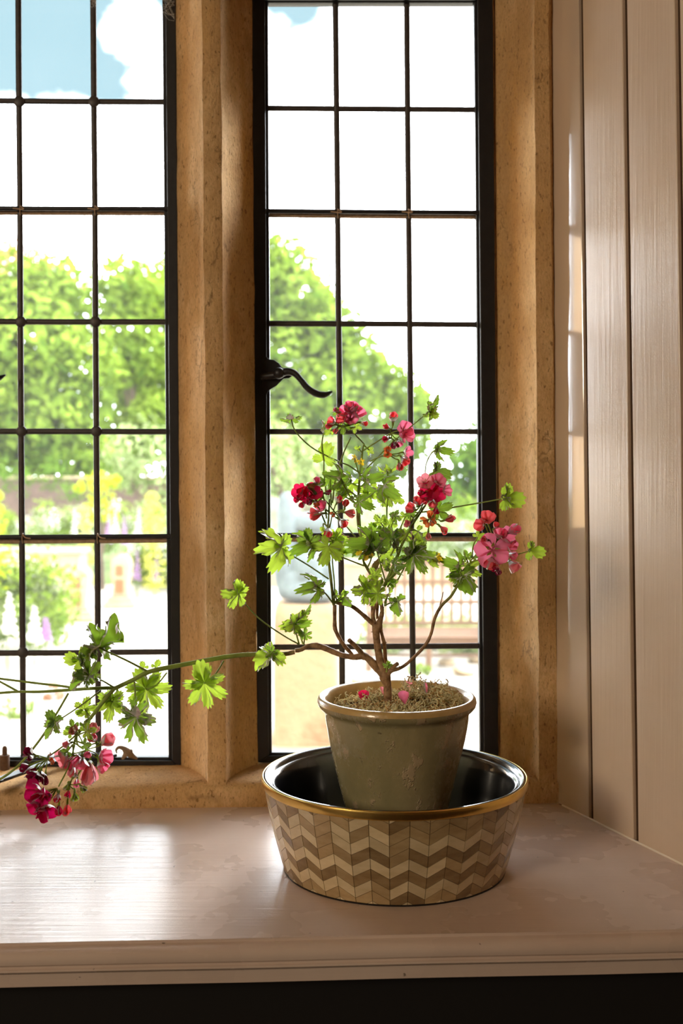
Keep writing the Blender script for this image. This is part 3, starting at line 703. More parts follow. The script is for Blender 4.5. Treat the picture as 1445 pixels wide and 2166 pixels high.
branch('twig', tr('B', [(542, 1668), (556, 1620), (570, 1558)], -.02), [1.4, 1, .9], 0, .3)
branch('branch', tr('G', [(632, 1270), (560, 1160), (520, 1070), (520, 900), (480, 780), (465, 600), (475, 400), (490, 200), (510, 0)], .01, .0), [3.8, 3.2, 2.4, 2.4, 2.8, 3.0, 2.8, 2.6, 2.2], [0, .5, .8, .8, .2, .3, .8, 1, 1], .12)
branch('branch', tr('A', [(1138, 640), (1145, 480), (1158, 430)], 0), [2.2, 2, 1.8], 1)
branch('branch', tr('G', [(485, 560), (490, 700), (505, 860), (520, 960)], -.01), [1.6, 1.8, 2], 1)
branch('branch', tr('G', [(760, 460), (762, 620), (750, 780), (760, 880)], .02), [1.3, 1.6, 3], [1, 1, 0], .1)
branch('branch', tr('H', [(745, 490), (765, 400), (860, 250), (960, 60), (985, -20)], .01), [3, 2, 1.6, 1.4], 1)
branch('branch', tr('G', [(1000, 760), (1080, 640), (1160, 520)], -.05), [2.2, 2, 1.6], 1)
branch('branch', tr('H', [(770, 230), (840, 160), (940, 90), (1010, 30)], -.03), [2.2, 1.8, 1.5], 1)
branch('branch', tr('A', [(715, 740), (850, 850), (980, 1010), (1090, 1140)], -.04, -.02), [1.2, 1.3, 1.5], 1)

# --- leaves
def leaf_mesh(i, nl, depth_s, cup, droop, fold, wav):
    rg = random.Random(100 + i); span = math.radians(150 if nl == 7 else 125 if nl == 5 else 92)
    cs = [(-span + 2 * span * k / (nl - 1)) for k in range(nl)]; half = span / (nl - 1)
    L = [(1 - .34 * (abs(c) / span) ** 1.3) * rg.uniform(.9, 1.08) for c in cs]
    A = nl * 28; th = [-(span + half * .98) + 2 * (span + half * .98) * k / A for k in range(A + 1)]
    rings = [.08, .28, .48, .66, .82, .93, 1.0]; vs = [(0, 0, 0)]; at = [1.0]; fs = []
    for fr_ in rings:
        for k, a in enumerate(th):
            j = min(range(nl), key=lambda q: abs(a - cs[q])); d = min(1, abs(a - cs[j]) / half); sg = 1 if a > cs[j] else -1
            body = (1 - d ** 2.7) ** .75
            tooth = 1 + .17 * abs(2 * ((d * 3.0 + .5) % 1) - 1) - .09 - .12 * d
            full = L[j] * (1 - depth_s + depth_s * body) * tooth
            r = full * fr_ if fr_ > .5 else fr_ * L[j] * (1 - depth_s + depth_s * body)
            x, y = r * math.sin(a), r * math.cos(a)
            cr = mnoise.noise(Vector((x * 4.2, y * 4.2, i * 3.7))) * .11 + mnoise.noise(Vector((x * 11, y * 11, i * 5.1))) * .035
            z = cup * r * r - droop * max(0, r - .25) ** 2 + fold * r * d * .26 + wav * cr * min(1, r * 2) + wav * .03 * math.sin(a * 19 + i) * max(0, fr_ - .5)
            side = abs(math.sin(d * math.pi * 2.2)) < .25 and .25 < fr_ < .9
            vs.append((x, y, z)); at.append(max(0, 1 - abs(a - cs[j]) * r / .03) * (1 if fr_ < .95 else .5) + (.45 if fr_ == 1.0 else 0) + (.18 if side else 0))
    n = A + 1
    for k in range(A): fs.append((0, 1 + k, 2 + k))
    for q in range(len(rings) - 1):
        for k in range(A): b = 1 + q * n + k; fs.append((b, b + n, b + n + 1, b + 1))
    me = bpy.data.meshes.new('leaf'); me.from_pydata(vs, [], fs); me.polygons.foreach_set('use_smooth', [True] * len(fs))
    a_ = me.attributes.new('tone', 'FLOAT', 'POINT'); a_.data.foreach_set('value', at); me.update(); return me
M['leaf'] = mat_leaf('geranium_leaf', srgb(96, 132, 48), srgb(134, 168, 66), srgb(196, 212, 130), srgb(150, 186, 52), .5)
M['leaf_bright'] = mat_leaf('young_geranium_leaf', srgb(150, 182, 62), srgb(172, 200, 74), srgb(216, 226, 140), srgb(180, 208, 62), .58)
M['leaf_dark'] = mat_leaf('old_geranium_leaf', srgb(74, 108, 60), srgb(104, 138, 84), srgb(170, 192, 140), srgb(150, 180, 50), .35)
M['leaf_yellow'] = mat_leaf('yellowing_leaf', srgb(240, 206, 60), srgb(248, 222, 90), srgb(226, 190, 60), srgb(255, 214, 40), .5)
VAR = {}
def leafvar(v, m):
    if (v, m) not in VAR:
        spec = {'f': (5, .56, .12, .15, 1.0, 1.4), 's': (7, .62, .06, .15, 1.1, 1.4), 'u': (5, .56, -.10, .85, 1.2, 1.6), 't': (3, .62, .05, .35, 1.0, 1.5), 'n': (3, .48, .05, .65, 2.4, 1.9)}[v]
        me = leaf_mesh(len(VAR), *spec); me.materials.append(M[m]); VAR[(v, m)] = me
    return VAR[(v, m)]
def orient(ang, pitch, roll):
    """leaf axes: y = direction of the middle lobe, z = blade normal; starts facing the camera"""
    a = math.radians(ang); y = Vector((math.cos(a), 0, math.sin(a))); z = Vector((0, -1, 0)); x = y.cross(z)
    m = Matrix((x, y, z)).transposed()
    return m @ Matrix.Rotation(math.radians(roll), 3, 'Y') @ Matrix.Rotation(math.radians(pitch), 3, 'X')
def leaf(fr, pts, size, ang, pitch=10, roll=0, v='f', m='leaf', d0=0, d1=None, pr=1.55):
    w = tr(fr, pts, d0, d1); att = w[-1]; sz = size / F * att.y * (.94 if fr == 'G' else 1.04)
    o = bpy.data.objects.new('leaf', leafvar(v, m)); COL.objects.link(o); o.parent = pot_root
    ja = R.uniform(-6, 6)
    rot = orient(ang + ja, pitch + R.uniform(-6, 6), roll + R.uniform(-8, 8))
    o.matrix_local = Matrix.Translation(att - PC) @ rot.to_4x4() @ Matrix.Diagonal((sz * R.uniform(.92, 1.08), sz, sz, 1))
    if m == 'leaf_yellow': o['label'] = 'withering yellow leaf'
    if len(pts) > 1:
        cp = catmull(w, 6); mb = MB(); rr = [pr / F * 1.486 * (1.15 - .3 * i / (len(cp) - 1)) for i in range(len(cp))]
        mb.tube(cp, rr, 7, attr=[1] * len(cp))
        me_o = mb.build('petiole', M['stem'], None, attr=True, origin=att, angle=80)
        me_o.parent = o; me_o.matrix_parent_inverse = (Matrix.Translation(att - PC) @ rot.to_4x4() @ Matrix.Diagonal((o.scale.x, o.scale.y, o.scale.z, 1))).inverted(); me_o.location = att - PC
    return o
L_ = leaf
LB, LD, LY = 'leaf_bright', 'leaf_dark', 'leaf_yellow'
# upper left
L_('A', [(1120, 650), (1040, 595), (960, 562), (785, 475), (680, 390), (620, 310), (602, 243)], 29, 92, 62, 0, 'f', 'leaf', 0, -.05)
L_('A', [(602, 243), (625, 243)], 9, 10, 20, 20, 't')
L_('A', [(868, 820), (850, 650), (850, 552)], 37, 78, 8, -10, 't', LB, 0, -.02)
L_('A', [(850, 560), (835, 430), (850, 330)], 24, 98, 0, 62, 't', 'leaf', -.02)
L_('A', [(850, 330), (862, 300)], 15, 110, 10, 45, 't')
L_('A', [(1030, 300), (900, 330)], 15, 200, 20, 0, 't', LB, -.02)
L_('A', [(1040, 320), (1000, 300)], 20, 265, 30, 10, 'f', 'leaf', -.03)
L_('A', [(1050, 310), (1090, 300)], 17, 330, 30, 0, 'f', LB, -.03)
L_('A', [(960, 225), (950, 195)], 14, 100, 25, 20, 't', 'leaf', -.04)
L_('A', [(870, 1000), (840, 800), (815, 770)], 33, 165, 60, 10, 'n', LD, -.03)
L_('A', [(1105, 905), (1030, 800), (980, 690)], 34, 168, 58, 15, 'u', LD, 0, -.03)
L_('A', [(905, 900), (900, 700)], 26, 200, 25, 0, 'f', 'leaf', -.01)
L_('A', [(1100, 830), (1050, 790), (1010, 760)], 30, 190, 48, 0, 'u', LB, 0)
L_('A', [(1110, 900), (1040, 850), (980, 810)], 22, 175, 65, 0, 't', 'leaf', 0)
L_('A', [(885, 1460), (720, 1350), (555, 1252), (522, 1222)], 57, 200, 48, 25, 'u', LB, -.02, -.06)
L_('A', [(522, 1222), (524, 1215)], 30, 68, 15, 40, 't', LB, -.06)
L_('A', [(1155, 1360), (1000, 1300), (870, 1250), (745, 1185)], 44, 205, 62, 0, 'u', 'leaf', -.0, -.05)
L_('A', [(745, 1185), (738, 1178)], 30, 100, 20, 0, 'f', LD, -.05)
L_('A', [(895, 1200), (885, 1215)], 42, 245, 22, 0, 'f', LB, -.03, -.05)
L_('A', [(870, 1140), (940, 1150)], 30, 350, 30, 0, 'f', LB, -.02)
L_('A', [(890, 1220), (960, 1220)], 24, 320, 40, 0, 'u', LB, -.02)
L_('A', [(880, 1060), (845, 1040), (850, 1100)], 13, 120, 30, 0, 't', LB, -.03)
L_('A', [(918, 1645), (860, 1570), (800, 1520)], 44, 196, 60, 10, 'u', LD, -.02, -.05)
L_('A', [(800, 1520), (798, 1515)], 20, 48, 30, 40, 't', LD, -.05)
L_('A', [(660, 1960), (560, 1905), (430, 1820), (330, 1740), (240, 1640), (196, 1578)], 42, 168, 38, 0, 'f', LB, -.0, -.04, 1.5)
L_('A', [(196, 1578), (200, 1570)], 25, 80, 10, 0, 't', LB, -.04)
L_('A', [(660, 1960), (640, 1870), (660, 1790), (695, 1730)], 24, 68, 10, 55, 'f', 'leaf', 0, 0, 1.6)
L_('A', [(690, 1960), (660, 1870), (620, 1810)], 36, 60, 20, 40, 't', LB, 0)
L_('A', [(640, 1840), (618, 1806)], 32, 195, 40, 0, 'n', LB, -.01)
L_('A', [(622, 1812), (640, 1812)], 28, 15, 50, 0, 'u', 'leaf', 0)
L_('A', [(695, 1965), (705, 1890)], 19, 80, 20, 0, 's', 'leaf', -.01)
L_('A', [(700, 1890), (690, 1880)], 12, 150, 20, 0, 't', 'leaf', -.01)
L_('A', [(500, 2020), (460, 2040)], 46, 232, 30, 35, 'n', LB, -.01)
L_('A', [(480, 2010), (455, 2020)], 22, 210, 50, 0, 'f', 'leaf', -.02)
L_('A', [(440, 2000), (470, 2025)], 14, 20, 30, 0, 't', LD, -.01)
L_('A', [(930, 1640), (980, 1600)], 17, 62, 20, 30, 't', LB, -.02)
L_('A', [(935, 1648), (1005, 1600)], 24, 322, 40, 20, 'n', 'leaf', -.02)
L_('A', [(950, 1640), (940, 1590)], 15, 110, 20, 60, 't', 'leaf', -.02)
L_('A', [(1110, 640), (1085, 540)], 12, 200, 45, 0, 's', LY, 0)
L_('A', [(1140, 570), (1130, 560)], 11, 300, 10, 0, 'f', LY, -.01)
L_('A', [(1155, 440), (1200, 480)], 12, 330, 30, 0, 'f', LB, 0)
L_('A', [(1145, 500), (1115, 465)], 10, 170, 30, 0, 't', LB, 0)
# middle of the crown
L_('G', [(515, 490), (600, 420), (700, 340), (730, 318)], 44, 335, 66, 10, 'u', 'leaf', 0, -.04)
L_('G', [(500, 330), (550, 280)], 40, 12, 62, 0, 'u', 'leaf', 0, -.03)
L_('G', [(490, 225), (520, 215)], 26, 350, 50, 30, 'n', LD, -.01)
L_('G', [(770, 270), (768, 180)], 24, 92, 66, 0, 'u', LB, 0)
L_('G', [(768, 180), (772, 178)], 18, 10, 50, 0, 't', 'leaf', 0)
L_('G', [(520, 480), (570, 405)], 33, 215, 10, 0, 'f', LB, .01, .02)
L_('G', [(570, 405), (575, 400)], 28, 60, 10, 30, 't', LB, .02)
L_('G', [(762, 700), (764, 560), (772, 445)], 40, 62, 20, -15, 'f', LB, .02, .0)
L_('G', [(772, 445), (768, 440)], 36, 150, 30, 0, 'n', LB, .01)
L_('G', [(800, 450), (870, 470)], 18, 330, 40, 0, 't', LB, .03)
L_('G', [(455, 470), (420, 458)], 15, 165, 55, 0, 't', LD, -.02)
L_('G', [(470, 470), (482, 492)], 31, 340, 38, 0, 'u', 'leaf', -.02, -.04)
L_('G', [(462, 432), (400, 395), (345, 355)], 22, 178, 60, 0, 'u', LB, 0)
L_('G', [(470, 330), (410, 300)], 30, 250, 10, 0, 'f', LB, .02)
L_('G', [(400, 300), (390, 250)], 24, 185, 60, 0, 'u', 'leaf', -.01)
L_('G', [(620, 980), (590, 910)], 48, 176, 52, 0, 'u', 'leaf', -.03, -.06)
L_('G', [(640, 985), (652, 948)], 40, 98, 25, 0, 'f', 'leaf', -.02, -.05)
L_('G', [(560, 900), (560, 840)], 26, 140, 20, 0, 'f', LB, .0)
L_('G', [(810, 930), (800, 880)], 40, 120, 28, 0, 'f', LD, -.01, -.02)
L_('G', [(820, 900), (840, 850)], 30, 40, 30, 0, 'f', 'leaf', -.01)
L_('G', [(740, 760), (700, 700)], 26, 132, 25, 0, 'f', LB, .01)
L_('G', [(700, 790), (650, 790)], 26, 120, 20, 0, 't', 'leaf', .01)
L_('G', [(760, 780), (790, 720)], 22, 60, 20, 0, 'f', LB, .01)
L_('G', [(800, 760), (850, 640)], 20, 350, 40, 20, 'f', LD, .01)
L_('G', [(850, 640), (830, 630)], 16, 150, 55, 0, 't', LD, 0)
L_('G', [(900, 760), (950, 640)], 20, 60, 40, 0, 'f', LB, -.02)
L_('G', [(1000, 700), (1005, 620)], 18, 110, 20, 0, 'f', 'leaf', -.05)
L_('G', [(800, 1040), (840, 960), (845, 920)], 26, 200, 68, 0, 'f', LD, -.06)
L_('G', [(845, 920), (850, 915)], 22, 20, 60, 0, 'f', LD, -.06)
L_('G', [(780, 1295), (900, 1185), (1025, 1085), (1040, 1030)], 54, 312, 24, 0, 's', 'leaf', -.02, -.07, 1.4)
L_('G', [(800, 1245), (900, 1120), (1000, 1030)], 34, 130, 45, 0, 'f', LD, -.02, -.07, 1.4)
L_('G', [(1040, 1030), (1060, 1000)], 34, 35, 40, 0, 'f', 'leaf', -.06)
L_('G', [(1180, 1040), (1230, 1060)], 26, 325, 50, 20, 'n', LB, -.05)
L_('G', [(1030, 960), (1050, 920)], 26, 85, 20, 40, 't', LB, -.04)
L_('G', [(1080, 820), (1130, 850)], 24, 300, 30, 30, 'n', LB, -.04)
L_('G', [(1010, 760), (1080, 790)], 24, 315, 40, 20, 'n', LB, -.05)
L_('G', [(1000, 780), (950, 820)], 22, 220, 30, 0, 'f', LB, -.03)
L_('G', [(900, 900), (930, 820)], 22, 110, 40, 0, 'f', 'leaf', -.02)
L_('G', [(160, 900), (225, 880)], 28, 10, 30, 0, 'f', LB, -.02)
L_('G', [(240, 930), (250, 950)], 26, 345, 30, 0, 'f', LB, -.01)
L_('G', [(540, 960), (510, 950)], 30, 215, 30, 0, 'f', LB, .0)
L_('G', [(500, 1000), (440, 960)], 24, 190, 50, 0, 'u', 'leaf', -.02)
L_('G', [(570, 1150), (600, 1080), (620, 990)], 26, 170, 60, 0, 'u', LD, -.05)
L_('G', [(560, 1060), (560, 1000)], 22, 262, 22, 0, 'f', LY, -.06)
L_('G', [(520, 1020), (500, 1000)], 15, 200, 30, 0, 't', LY, -.05)
L_('G', [(745, 1290), (700, 1130), (660, 990)], 26, 60, 66, 0, 'u', LD, -.06)
L_('G', [(720, 1000), (750, 1010)], 28, 310, 20, 0, 'f', LB, -.0)
L_('G', [(720, 1060), (760, 1080)], 22, 300, 20, 20, 'n', LB, .01)
L_('G', [(800, 1190), (840, 1140)], 28, 5, 66, 0, 'u', LD, -.05)
L_('G', [(790, 1180), (780, 1165)], 18, 190, 60, 0, 't', LD, -.05)
L_('G', [(640, 1300), (650, 1240)], 24, 130, 20, 0, 'f', LB, -.03)
L_('G', [(660, 1310), (670, 1290)], 18, 220, 20, 0, 'f', LB, -.04)
L_('G', [(770, 1300), (790, 1300)], 18, 15, 30, 0, 'f', 'leaf', -.02)
L_('G', [(700, 1100), (720, 1120)], 18, 340, 40, 0, 't', LB, -.01)
L_('H', [(690, 385), (620, 345), (556, 328)], 40, 183, 40, 10, 'f', LB, -.02, -.05)
L_('H', [(556, 328), (550, 322)], 18, 100, 10, 0, 't', LB, -.05)
L_('H', [(695, 385), (668, 362)], 30, 190, 15, 0, 's', LB, -.03, -.05)
L_('H', [(740, 485), (800, 460), (868, 436)], 32, 292, 38, 25, 'n', 'leaf', -.01, -.04)
L_('H', [(868, 436), (860, 430)], 14, 165, 50, 0, 't', LD, -.04)
L_('H', [(700, 380), (690, 300)], 24, 85, 10, 60, 't', 'leaf', -.04)
L_('H', [(740, 460), (775, 380)], 18, 80, 10, 60, 't', LB, -.02)
L_('H', [(770, 300), (810, 240)], 17, 10, 30, 0, 'f', LB, -.02)
L_('H', [(760, 1165), (765, 1100)], 13, 85, 20, 0, 'f', 'leaf', -.03)
L_('H', [(765, 1120), (785, 1085)], 9, 0, 30, 0, 'f', 'leaf', -.03)
# right-hand side
L_('B', [(-20, 620), (80, 520), (180, 420), (320, 300), (462, 182)], 37, 62, 0, 58, 'f', 'leaf', 0, -.04, 1.3)
L_('B', [(462, 182), (478, 192)], 18, 322, 20, 20, 't', LB, -.04)
L_('B', [(380, 760), (425, 680), (440, 580), (480, 500), (530, 470)], 30, 350, 60, 0, 'u', 'leaf', -.03, -.03, 1.3)
L_('B', [(530, 470), (525, 468)], 14, 170, 55, 0, 't', 'leaf', -.03)
L_('B', [(450, 740), (475, 670), (512, 635)], 35, 345, 15, 0, 't', LD, -.03)
L_('B', [(512, 635), (512, 628)], 18, 92, 0, 50, 't', LD, -.03)
L_('B', [(300, 960), (520, 938), (640, 915), (850, 880), (1045, 845)], 40, 352, 12, 0, 't', LB, -.03, -.06, 1.5)
L_('B', [(1045, 845), (1050, 838)], 30, 78, 0, 45, 't', LB, -.06)
L_('B', [(1045, 845), (1060, 855)], 22, 305, 0, 50, 't', LB, -.06)
L_('B', [(1000, 1285), (1120, 1275), (1235, 1245)], 31, 350, 15, 0, 't', LB, -.05, -.06, 1.3)
L_('B', [(1235, 1245), (1238, 1240)], 19, 78, 10, 40, 't', LB, -.06)
L_('B', [(480, 990), (525, 935)], 33, 25, 15, 0, 'f', 'leaf', -.05)
L_('B', [(790, 1310), (798, 1210), (832, 1140)], 17, 30, 20, 0, 'f', LB, -.04)
L_('B', [(760, 1340), (745, 1300)], 18, 110, 20, 20, 'f', 'leaf', -.04)
L_('B', [(770, 1330), (800, 1300)], 14, 50, 20, 20, 't', LD, -.04)
L_('B', [(715, 1400), (690, 1370)], 36, 158, 52, 0, 'u', 'leaf', -.03, -.05)
L_('B', [(700, 1420), (690, 1410)], 27, 215, 15, 0, 'f', LB, -.05)
L_('B', [(700, 1440), (725, 1430)], 42, 300, 28, 20, 'n', 'leaf', -.04, -.06)
L_('B', [(720, 1400), (755, 1395)], 30, 338, 45, 0, 'u', LB, -.04)
L_('B', [(700, 1410), (710, 1450)], 18, 265, 20, 30, 't', LB, -.06)
L_('B', [(480, 1300), (520, 1300)], 20, 318, 50, 0, 'n', LY, -.05)
# hanging left limb
L_('C', [(752, 578), (640, 520), (500, 456)], 72, 72, 12, 62, 'n', 'leaf', -.0, -.03, 2.0)
L_('C', [(500, 456), (495, 452)], 48, 112, 10, 45, 'n', 'leaf', -.03)
L_('C', [(500, 440), (506, 412)], 20, 25, 10, 20, 't', LB, -.02)
L_('C', [(490, 470), (470, 480)], 34, 232, 20, 50, 'n', LD, -.03)
L_('C', [(580, 660), (520, 625), (455, 600)], 46, 118, 15, 55, 'f', LD, -.0, -.03, 1.6)
L_('C', [(455, 600), (450, 598)], 44, 232, 20, 50, 'n', 'leaf', -.03)
L_('C', [(455, 590), (440, 600)], 28, 190, 10, 20, 't', LB, -.03)
L_('C', [(440, 560), (408, 530)], 34, 160, 10, 0, 't', LB, -.01, -.02)
L_('C', [(408, 530), (404, 520)], 32, 68, 10, 30, 't', LB, -.02)
L_('C', [(850, 585), (800, 645), (748, 672)], 54, 315, 10, 0, 's', LB, .0, .02, 1.5)
L_('C', [(748, 672), (740, 664)], 46, 105, 15, 0, 'f', LB, .02)
L_('C', [(685, 632), (690, 720), (692, 812)], 60, 312, 36, 10, 's', 'leaf', -.01, -.04, 1.8)
L_('C', [(692, 812), (690, 808)], 42, 60, 45, 0, 'f', LD, -.04)
L_('C', [(605, 655), (572, 735)], 40, 262, 12, 0, 'f', LB, .01)
L_('C', [(572, 735), (570, 728)], 30, 40, 10, 0, 'f', LB, .01)
L_('C', [(572, 735), (560, 722)], 26, 150, 10, 0, 't', LB, .01)
L_('C', [(1140, 525), (1095, 595), (1042, 640)], 56, 282, 8, 0, 's', LB, -.0, -.02, 1.5)
L_('C', [(1042, 640), (1040, 634)], 46, 95, 12, 0, 't', LB, -.02)
L_('C', [(515, 675), (400, 760), (282, 838)], 36, 262, 14, 42, 'f', 'leaf', -.0, -.03, 1.5)
L_('C', [(282, 838), (278, 832)], 27, 128, 10, 20, 't', LD, -.03)
L_('C', [(282, 838), (292, 850)], 20, 300, 10, 50, 't', LD, -.03)
L_('C', [(470, 820), (430, 770)], 28, 75, 10, 20, 'f', LB, -.0)
L_('C', [(460, 830), (440, 790)], 20, 190, 20, 10, 't', LB, 0)
L_('C', [(395, 900), (370, 870)], 20, 100, 10, 30, 'f', 'leaf', -.02)
L_('C', [(395, 900), (360, 895)], 16, 170, 10, 20, 't', LB, -.02)
L_('C', [(400, 880), (430, 850)], 16, 50, 20, 20, 'n', LD, -.01)
L_('C', [(400, 900), (440, 885)], 24, 15, 15, 0, 'f', LB, -.03)
L_('C', [(385, 930), (430, 950)], 17, 10, 20, 0, 'f', 'leaf', -.03)
L_('C', [(370, 950), (345, 985)], 17, 200, 40, 20, 'n', LD, -.02)
L_('C', [(735, 560), (735, 560)], 15, 110, 10, 0, 't', LB, .02)
L_('C', [(790, 560), (792, 555)], 17, 60, 10, 0, 't', LB, .02)

# --- flowers: each a calyx with its stalk, carrying five petals
def petal_mesh(i, w, cup):
    vs, fs, at = [], [], []; nu, nv = 7, 6
    for a in range(nu):
        u = a / (nu - 1)
        ww = w * (math.sin(min(1, u * 1.02 + .04) * math.pi * .62) ** 1.1) * (1 if u < .82 else math.sqrt(max(.0, 1 - ((u - .82) / .20) ** 2)) * .9 + .1)
        for b in range(nv):
            q = b / (nv - 1) * 2 - 1
            vs.append((q * ww, u * (1 - .06 * q * q * u), cup * u * u * .5 + .16 * q * q * ww * 2 + .03 * math.sin(9 * q + i * 3) * u)); at.append(max(0, 1 - u * 1.9) * (1 - .3 * abs(q)))
    for a in range(nu - 1):
        for b in range(nv - 1): k = a * nv + b; fs.append((k, k + 1, k + nv + 1, k + nv))
    me = bpy.data.meshes.new('petal'); me.from_pydata(vs, [], fs); me.polygons.foreach_set('use_smooth', [True] * len(fs))
    x = me.attributes.new('tone', 'FLOAT', 'POINT'); x.data.foreach_set('value', at); me.update(); return me
M['pink'] = mat_leaf('pink_petal', srgb(244, 104, 146), srgb(254, 156, 184), srgb(150, 16, 70), srgb(255, 128, 160), .55, .5, rnd=.3)
M['coral'] = mat_leaf('coral_petal', srgb(242, 96, 108), srgb(252, 140, 148), srgb(160, 20, 50), srgb(255, 100, 106), .55, .5, rnd=.3)
M['crimson'] = mat_leaf('crimson_petal', srgb(200, 34, 84), srgb(220, 50, 104), srgb(96, 6, 34), srgb(236, 30, 80), .5, .5, rnd=.4)
M['magenta'] = mat_leaf('magenta_petal', srgb(196, 20, 96), srgb(214, 30, 116), srgb(110, 4, 50), srgb(220, 14, 90), .4, .5, rnd=.3)
M['wilt'] = mat_leaf('wilted_petal', srgb(140, 16, 62), srgb(168, 28, 84), srgb(84, 6, 34), srgb(150, 16, 60), .3, .6, rnd=.5)
M['pale'] = mat_leaf('pale_pink_petal', srgb(246, 150, 168), srgb(250, 176, 190), srgb(190, 40, 90), srgb(255, 150, 160), .6, .5, rnd=.2)
M['rust'] = mat_leaf('dried_petal', srgb(224, 120, 60), srgb(236, 150, 90), srgb(150, 60, 30), srgb(240, 120, 60), .5, .6, rnd=.3)
M['sepal'] = mat_leaf('sepal', srgb(130, 150, 70), srgb(160, 176, 96), srgb(190, 200, 130), srgb(190, 206, 70), .4, .6)
PV = {}
def petalv(i, m):
    if (i, m) not in PV:
        me = petal_mesh(i, (.42, .46, .36)[i % 3], (.25, .45, 1.0)[i % 3]); me.materials.append(M[m]); PV[(i, m)] = me
    return PV[(i, m)]
def flower(fr, x, y, r, m, hub, face=(0, 0), openn=.9, d=0, petals=5, bent=None):
    """r in px; face = yaw, pitch of the flower's look relative to the camera; openn 1 flat, 0 shut"""
    c = tr(fr, [(x, y)], d)[0]; h = tr(fr, [hub], d + .008)[0]; s = 1.38 * r / F * c.y
    n = Vector((math.sin(math.radians(face[0])) * math.cos(math.radians(face[1])), -math.cos(math.radians(face[0])) * math.cos(math.radians(face[1])), math.sin(math.radians(face[1])))).normalized()
    base = c - n * s * (.15 + .5 * (1 - openn)); mb = MB()
    mid = h.lerp(base, .6) + Vector((R.uniform(-.001, .001), 0, R.uniform(-.001, .001)))
    mb.tube(catmull([h, mid, base - n * s * .42, base], 4), lerpl([.0007, .0008, .0012, .0017], 13), 6)
    u = n.orthogonal().normalized(); v_ = n.cross(u)
    for k in range(5):
        a = 2 * math.pi * k / 5; dr = (u * math.cos(a) + v_ * math.sin(a)); p = base - n * s * .1; tip = base + dr * s * .36 * (.4 + openn) + n * s * .22; sd = n.cross(dr) * s * .11
        mb.add([p, p.lerp(tip, .5) + sd, tip, p.lerp(tip, .5) - sd], [(0, 1, 2, 3)])
    o = mb.build('flower', M['sepal'], pot_root, origin=base, attr=True)
    M3 = Matrix((u, v_, n)).transposed(); a0 = R.uniform(0, 72)
    # upright: let the first petal pair point up as seen
    for k in range(petals):
        a = math.radians(a0 + 72 * k + R.uniform(-7, 7)); tilt = math.radians(90 * (1 - openn) + R.uniform(-8, 10) + (R.uniform(-30, 30) if m in ('wilt', 'rust') else 0))
        rot = Matrix.Rotation(a, 3, 'Z') @ Matrix.Rotation(tilt, 3, 'X')
        pb = bpy.data.objects.new('petal', petalv(R.randrange(3), m)); COL.objects.link(pb); pb.parent = o
        sc = s * R.uniform(.92, 1.08) * (1.08 if openn > .5 else 1.25)
        pb.matrix_local = (M3 @ rot).to_4x4() @ Matrix.Diagonal((sc, sc, sc, 1))
    return o
def stalk(fr, pts, d0=0, d1=None, r=(1.7, 1.5)):
    o = branch('flower_stalk', tr(fr, pts, d0, d1), list(r), 1); return o
# 1 crown cluster
stalk('A', [(915, 880), (940, 690), (1000, 500), (1058, 375)], -.01, -.03); stalk('A', [(1158, 430), (1100, 370), (1045, 300)], 0, -.03)
hub = (1045, 290)
for x, y, r, m, f_ in [(1062, 172, 17, 'pink', (10, 50)), (1112, 205, 16, 'pink', (40, 20)), (1010, 195, 16, 'pink', (-30, 30)), (995, 248, 14, 'coral', (-40, 0)), (1052, 232, 16, 'pink', (0, 10)), (1100, 165, 12, 'pink', (50, 50)), (1040, 150, 12, 'pink', (-20, 60)),
                    (920, 262, 12, 'coral', (-50, 10)), (900, 290, 9, 'coral', (-60, -10)), (948, 178, 9, 'pink', (-40, 30)), (1150, 272, 9, 'coral', (60, -10)), (945, 320, 8, 'coral', (-30, -40))]:
    flower('A', x, y, r, m, hub, f_, .62 if r > 10 else .3, -.04)
# 2 second cluster
stalk('B', [(-40, 480), (60, 415), (165, 350)], 0, -.03); stalk('B', [(10, 560), (80, 530), (140, 512)], 0, -.03)
for x, y, r, m, f_, op, hb_ in [(186, 240, 13, 'coral', (0, 55), .35, (170, 340)), (146, 308, 9, 'coral', (-60, 20), .4, (170, 340)), (272, 320, 15, 'pink', (20, 15), .85, (170, 345)), (288, 368, 14, 'pink', (30, -5), .8, (170, 350)), (140, 390, 9, 'crimson', (-50, -10), .4, (165, 350)),
                              (228, 415, 11, 'pink', (30, -40), .6, (170, 350)), (190, 430, 10, 'wilt', (0, -50), .3, (170, 350)), (282, 495, 12, 'pink', (50, 0), .7, (150, 510)), (266, 548, 12, 'coral', (50, -40), .4, (150, 510)), (236, 596, 11, 'coral', (20, -60), .25, (150, 510)), (150, 480, 8, 'rust', (-20, 40), .4, (145, 510)), (145, 510, 7, 'rust', (0, 0), .7, (145, 510))]:
    flower('B', x, y, r, m, hb_, f_, op, -.03)
# 3 crimson cluster on the left
stalk('A', [(870, 1060), (830, 960), (795, 890)], -.02, -.04)
for x, y, r, m, f_ in [(672, 792, 15, 'crimson', (-40, 20)), (705, 815, 15, 'crimson', (-20, 0)), (770, 805, 17, 'crimson', (10, 20)), (690, 885, 9, 'crimson', (-40, -40)), (790, 722, 10, 'pink', (10, 40)), (870, 803, 8, 'wilt', (50, 10)), (655, 850, 9, 'crimson', (-50, -20)), (735, 862, 8, 'wilt', (0, -30)), (785, 880, 8, 'rust', (0, -50))]:
    flower('A', x, y, r, m, (795, 880), f_, .75 if r > 12 else .4, -.045)
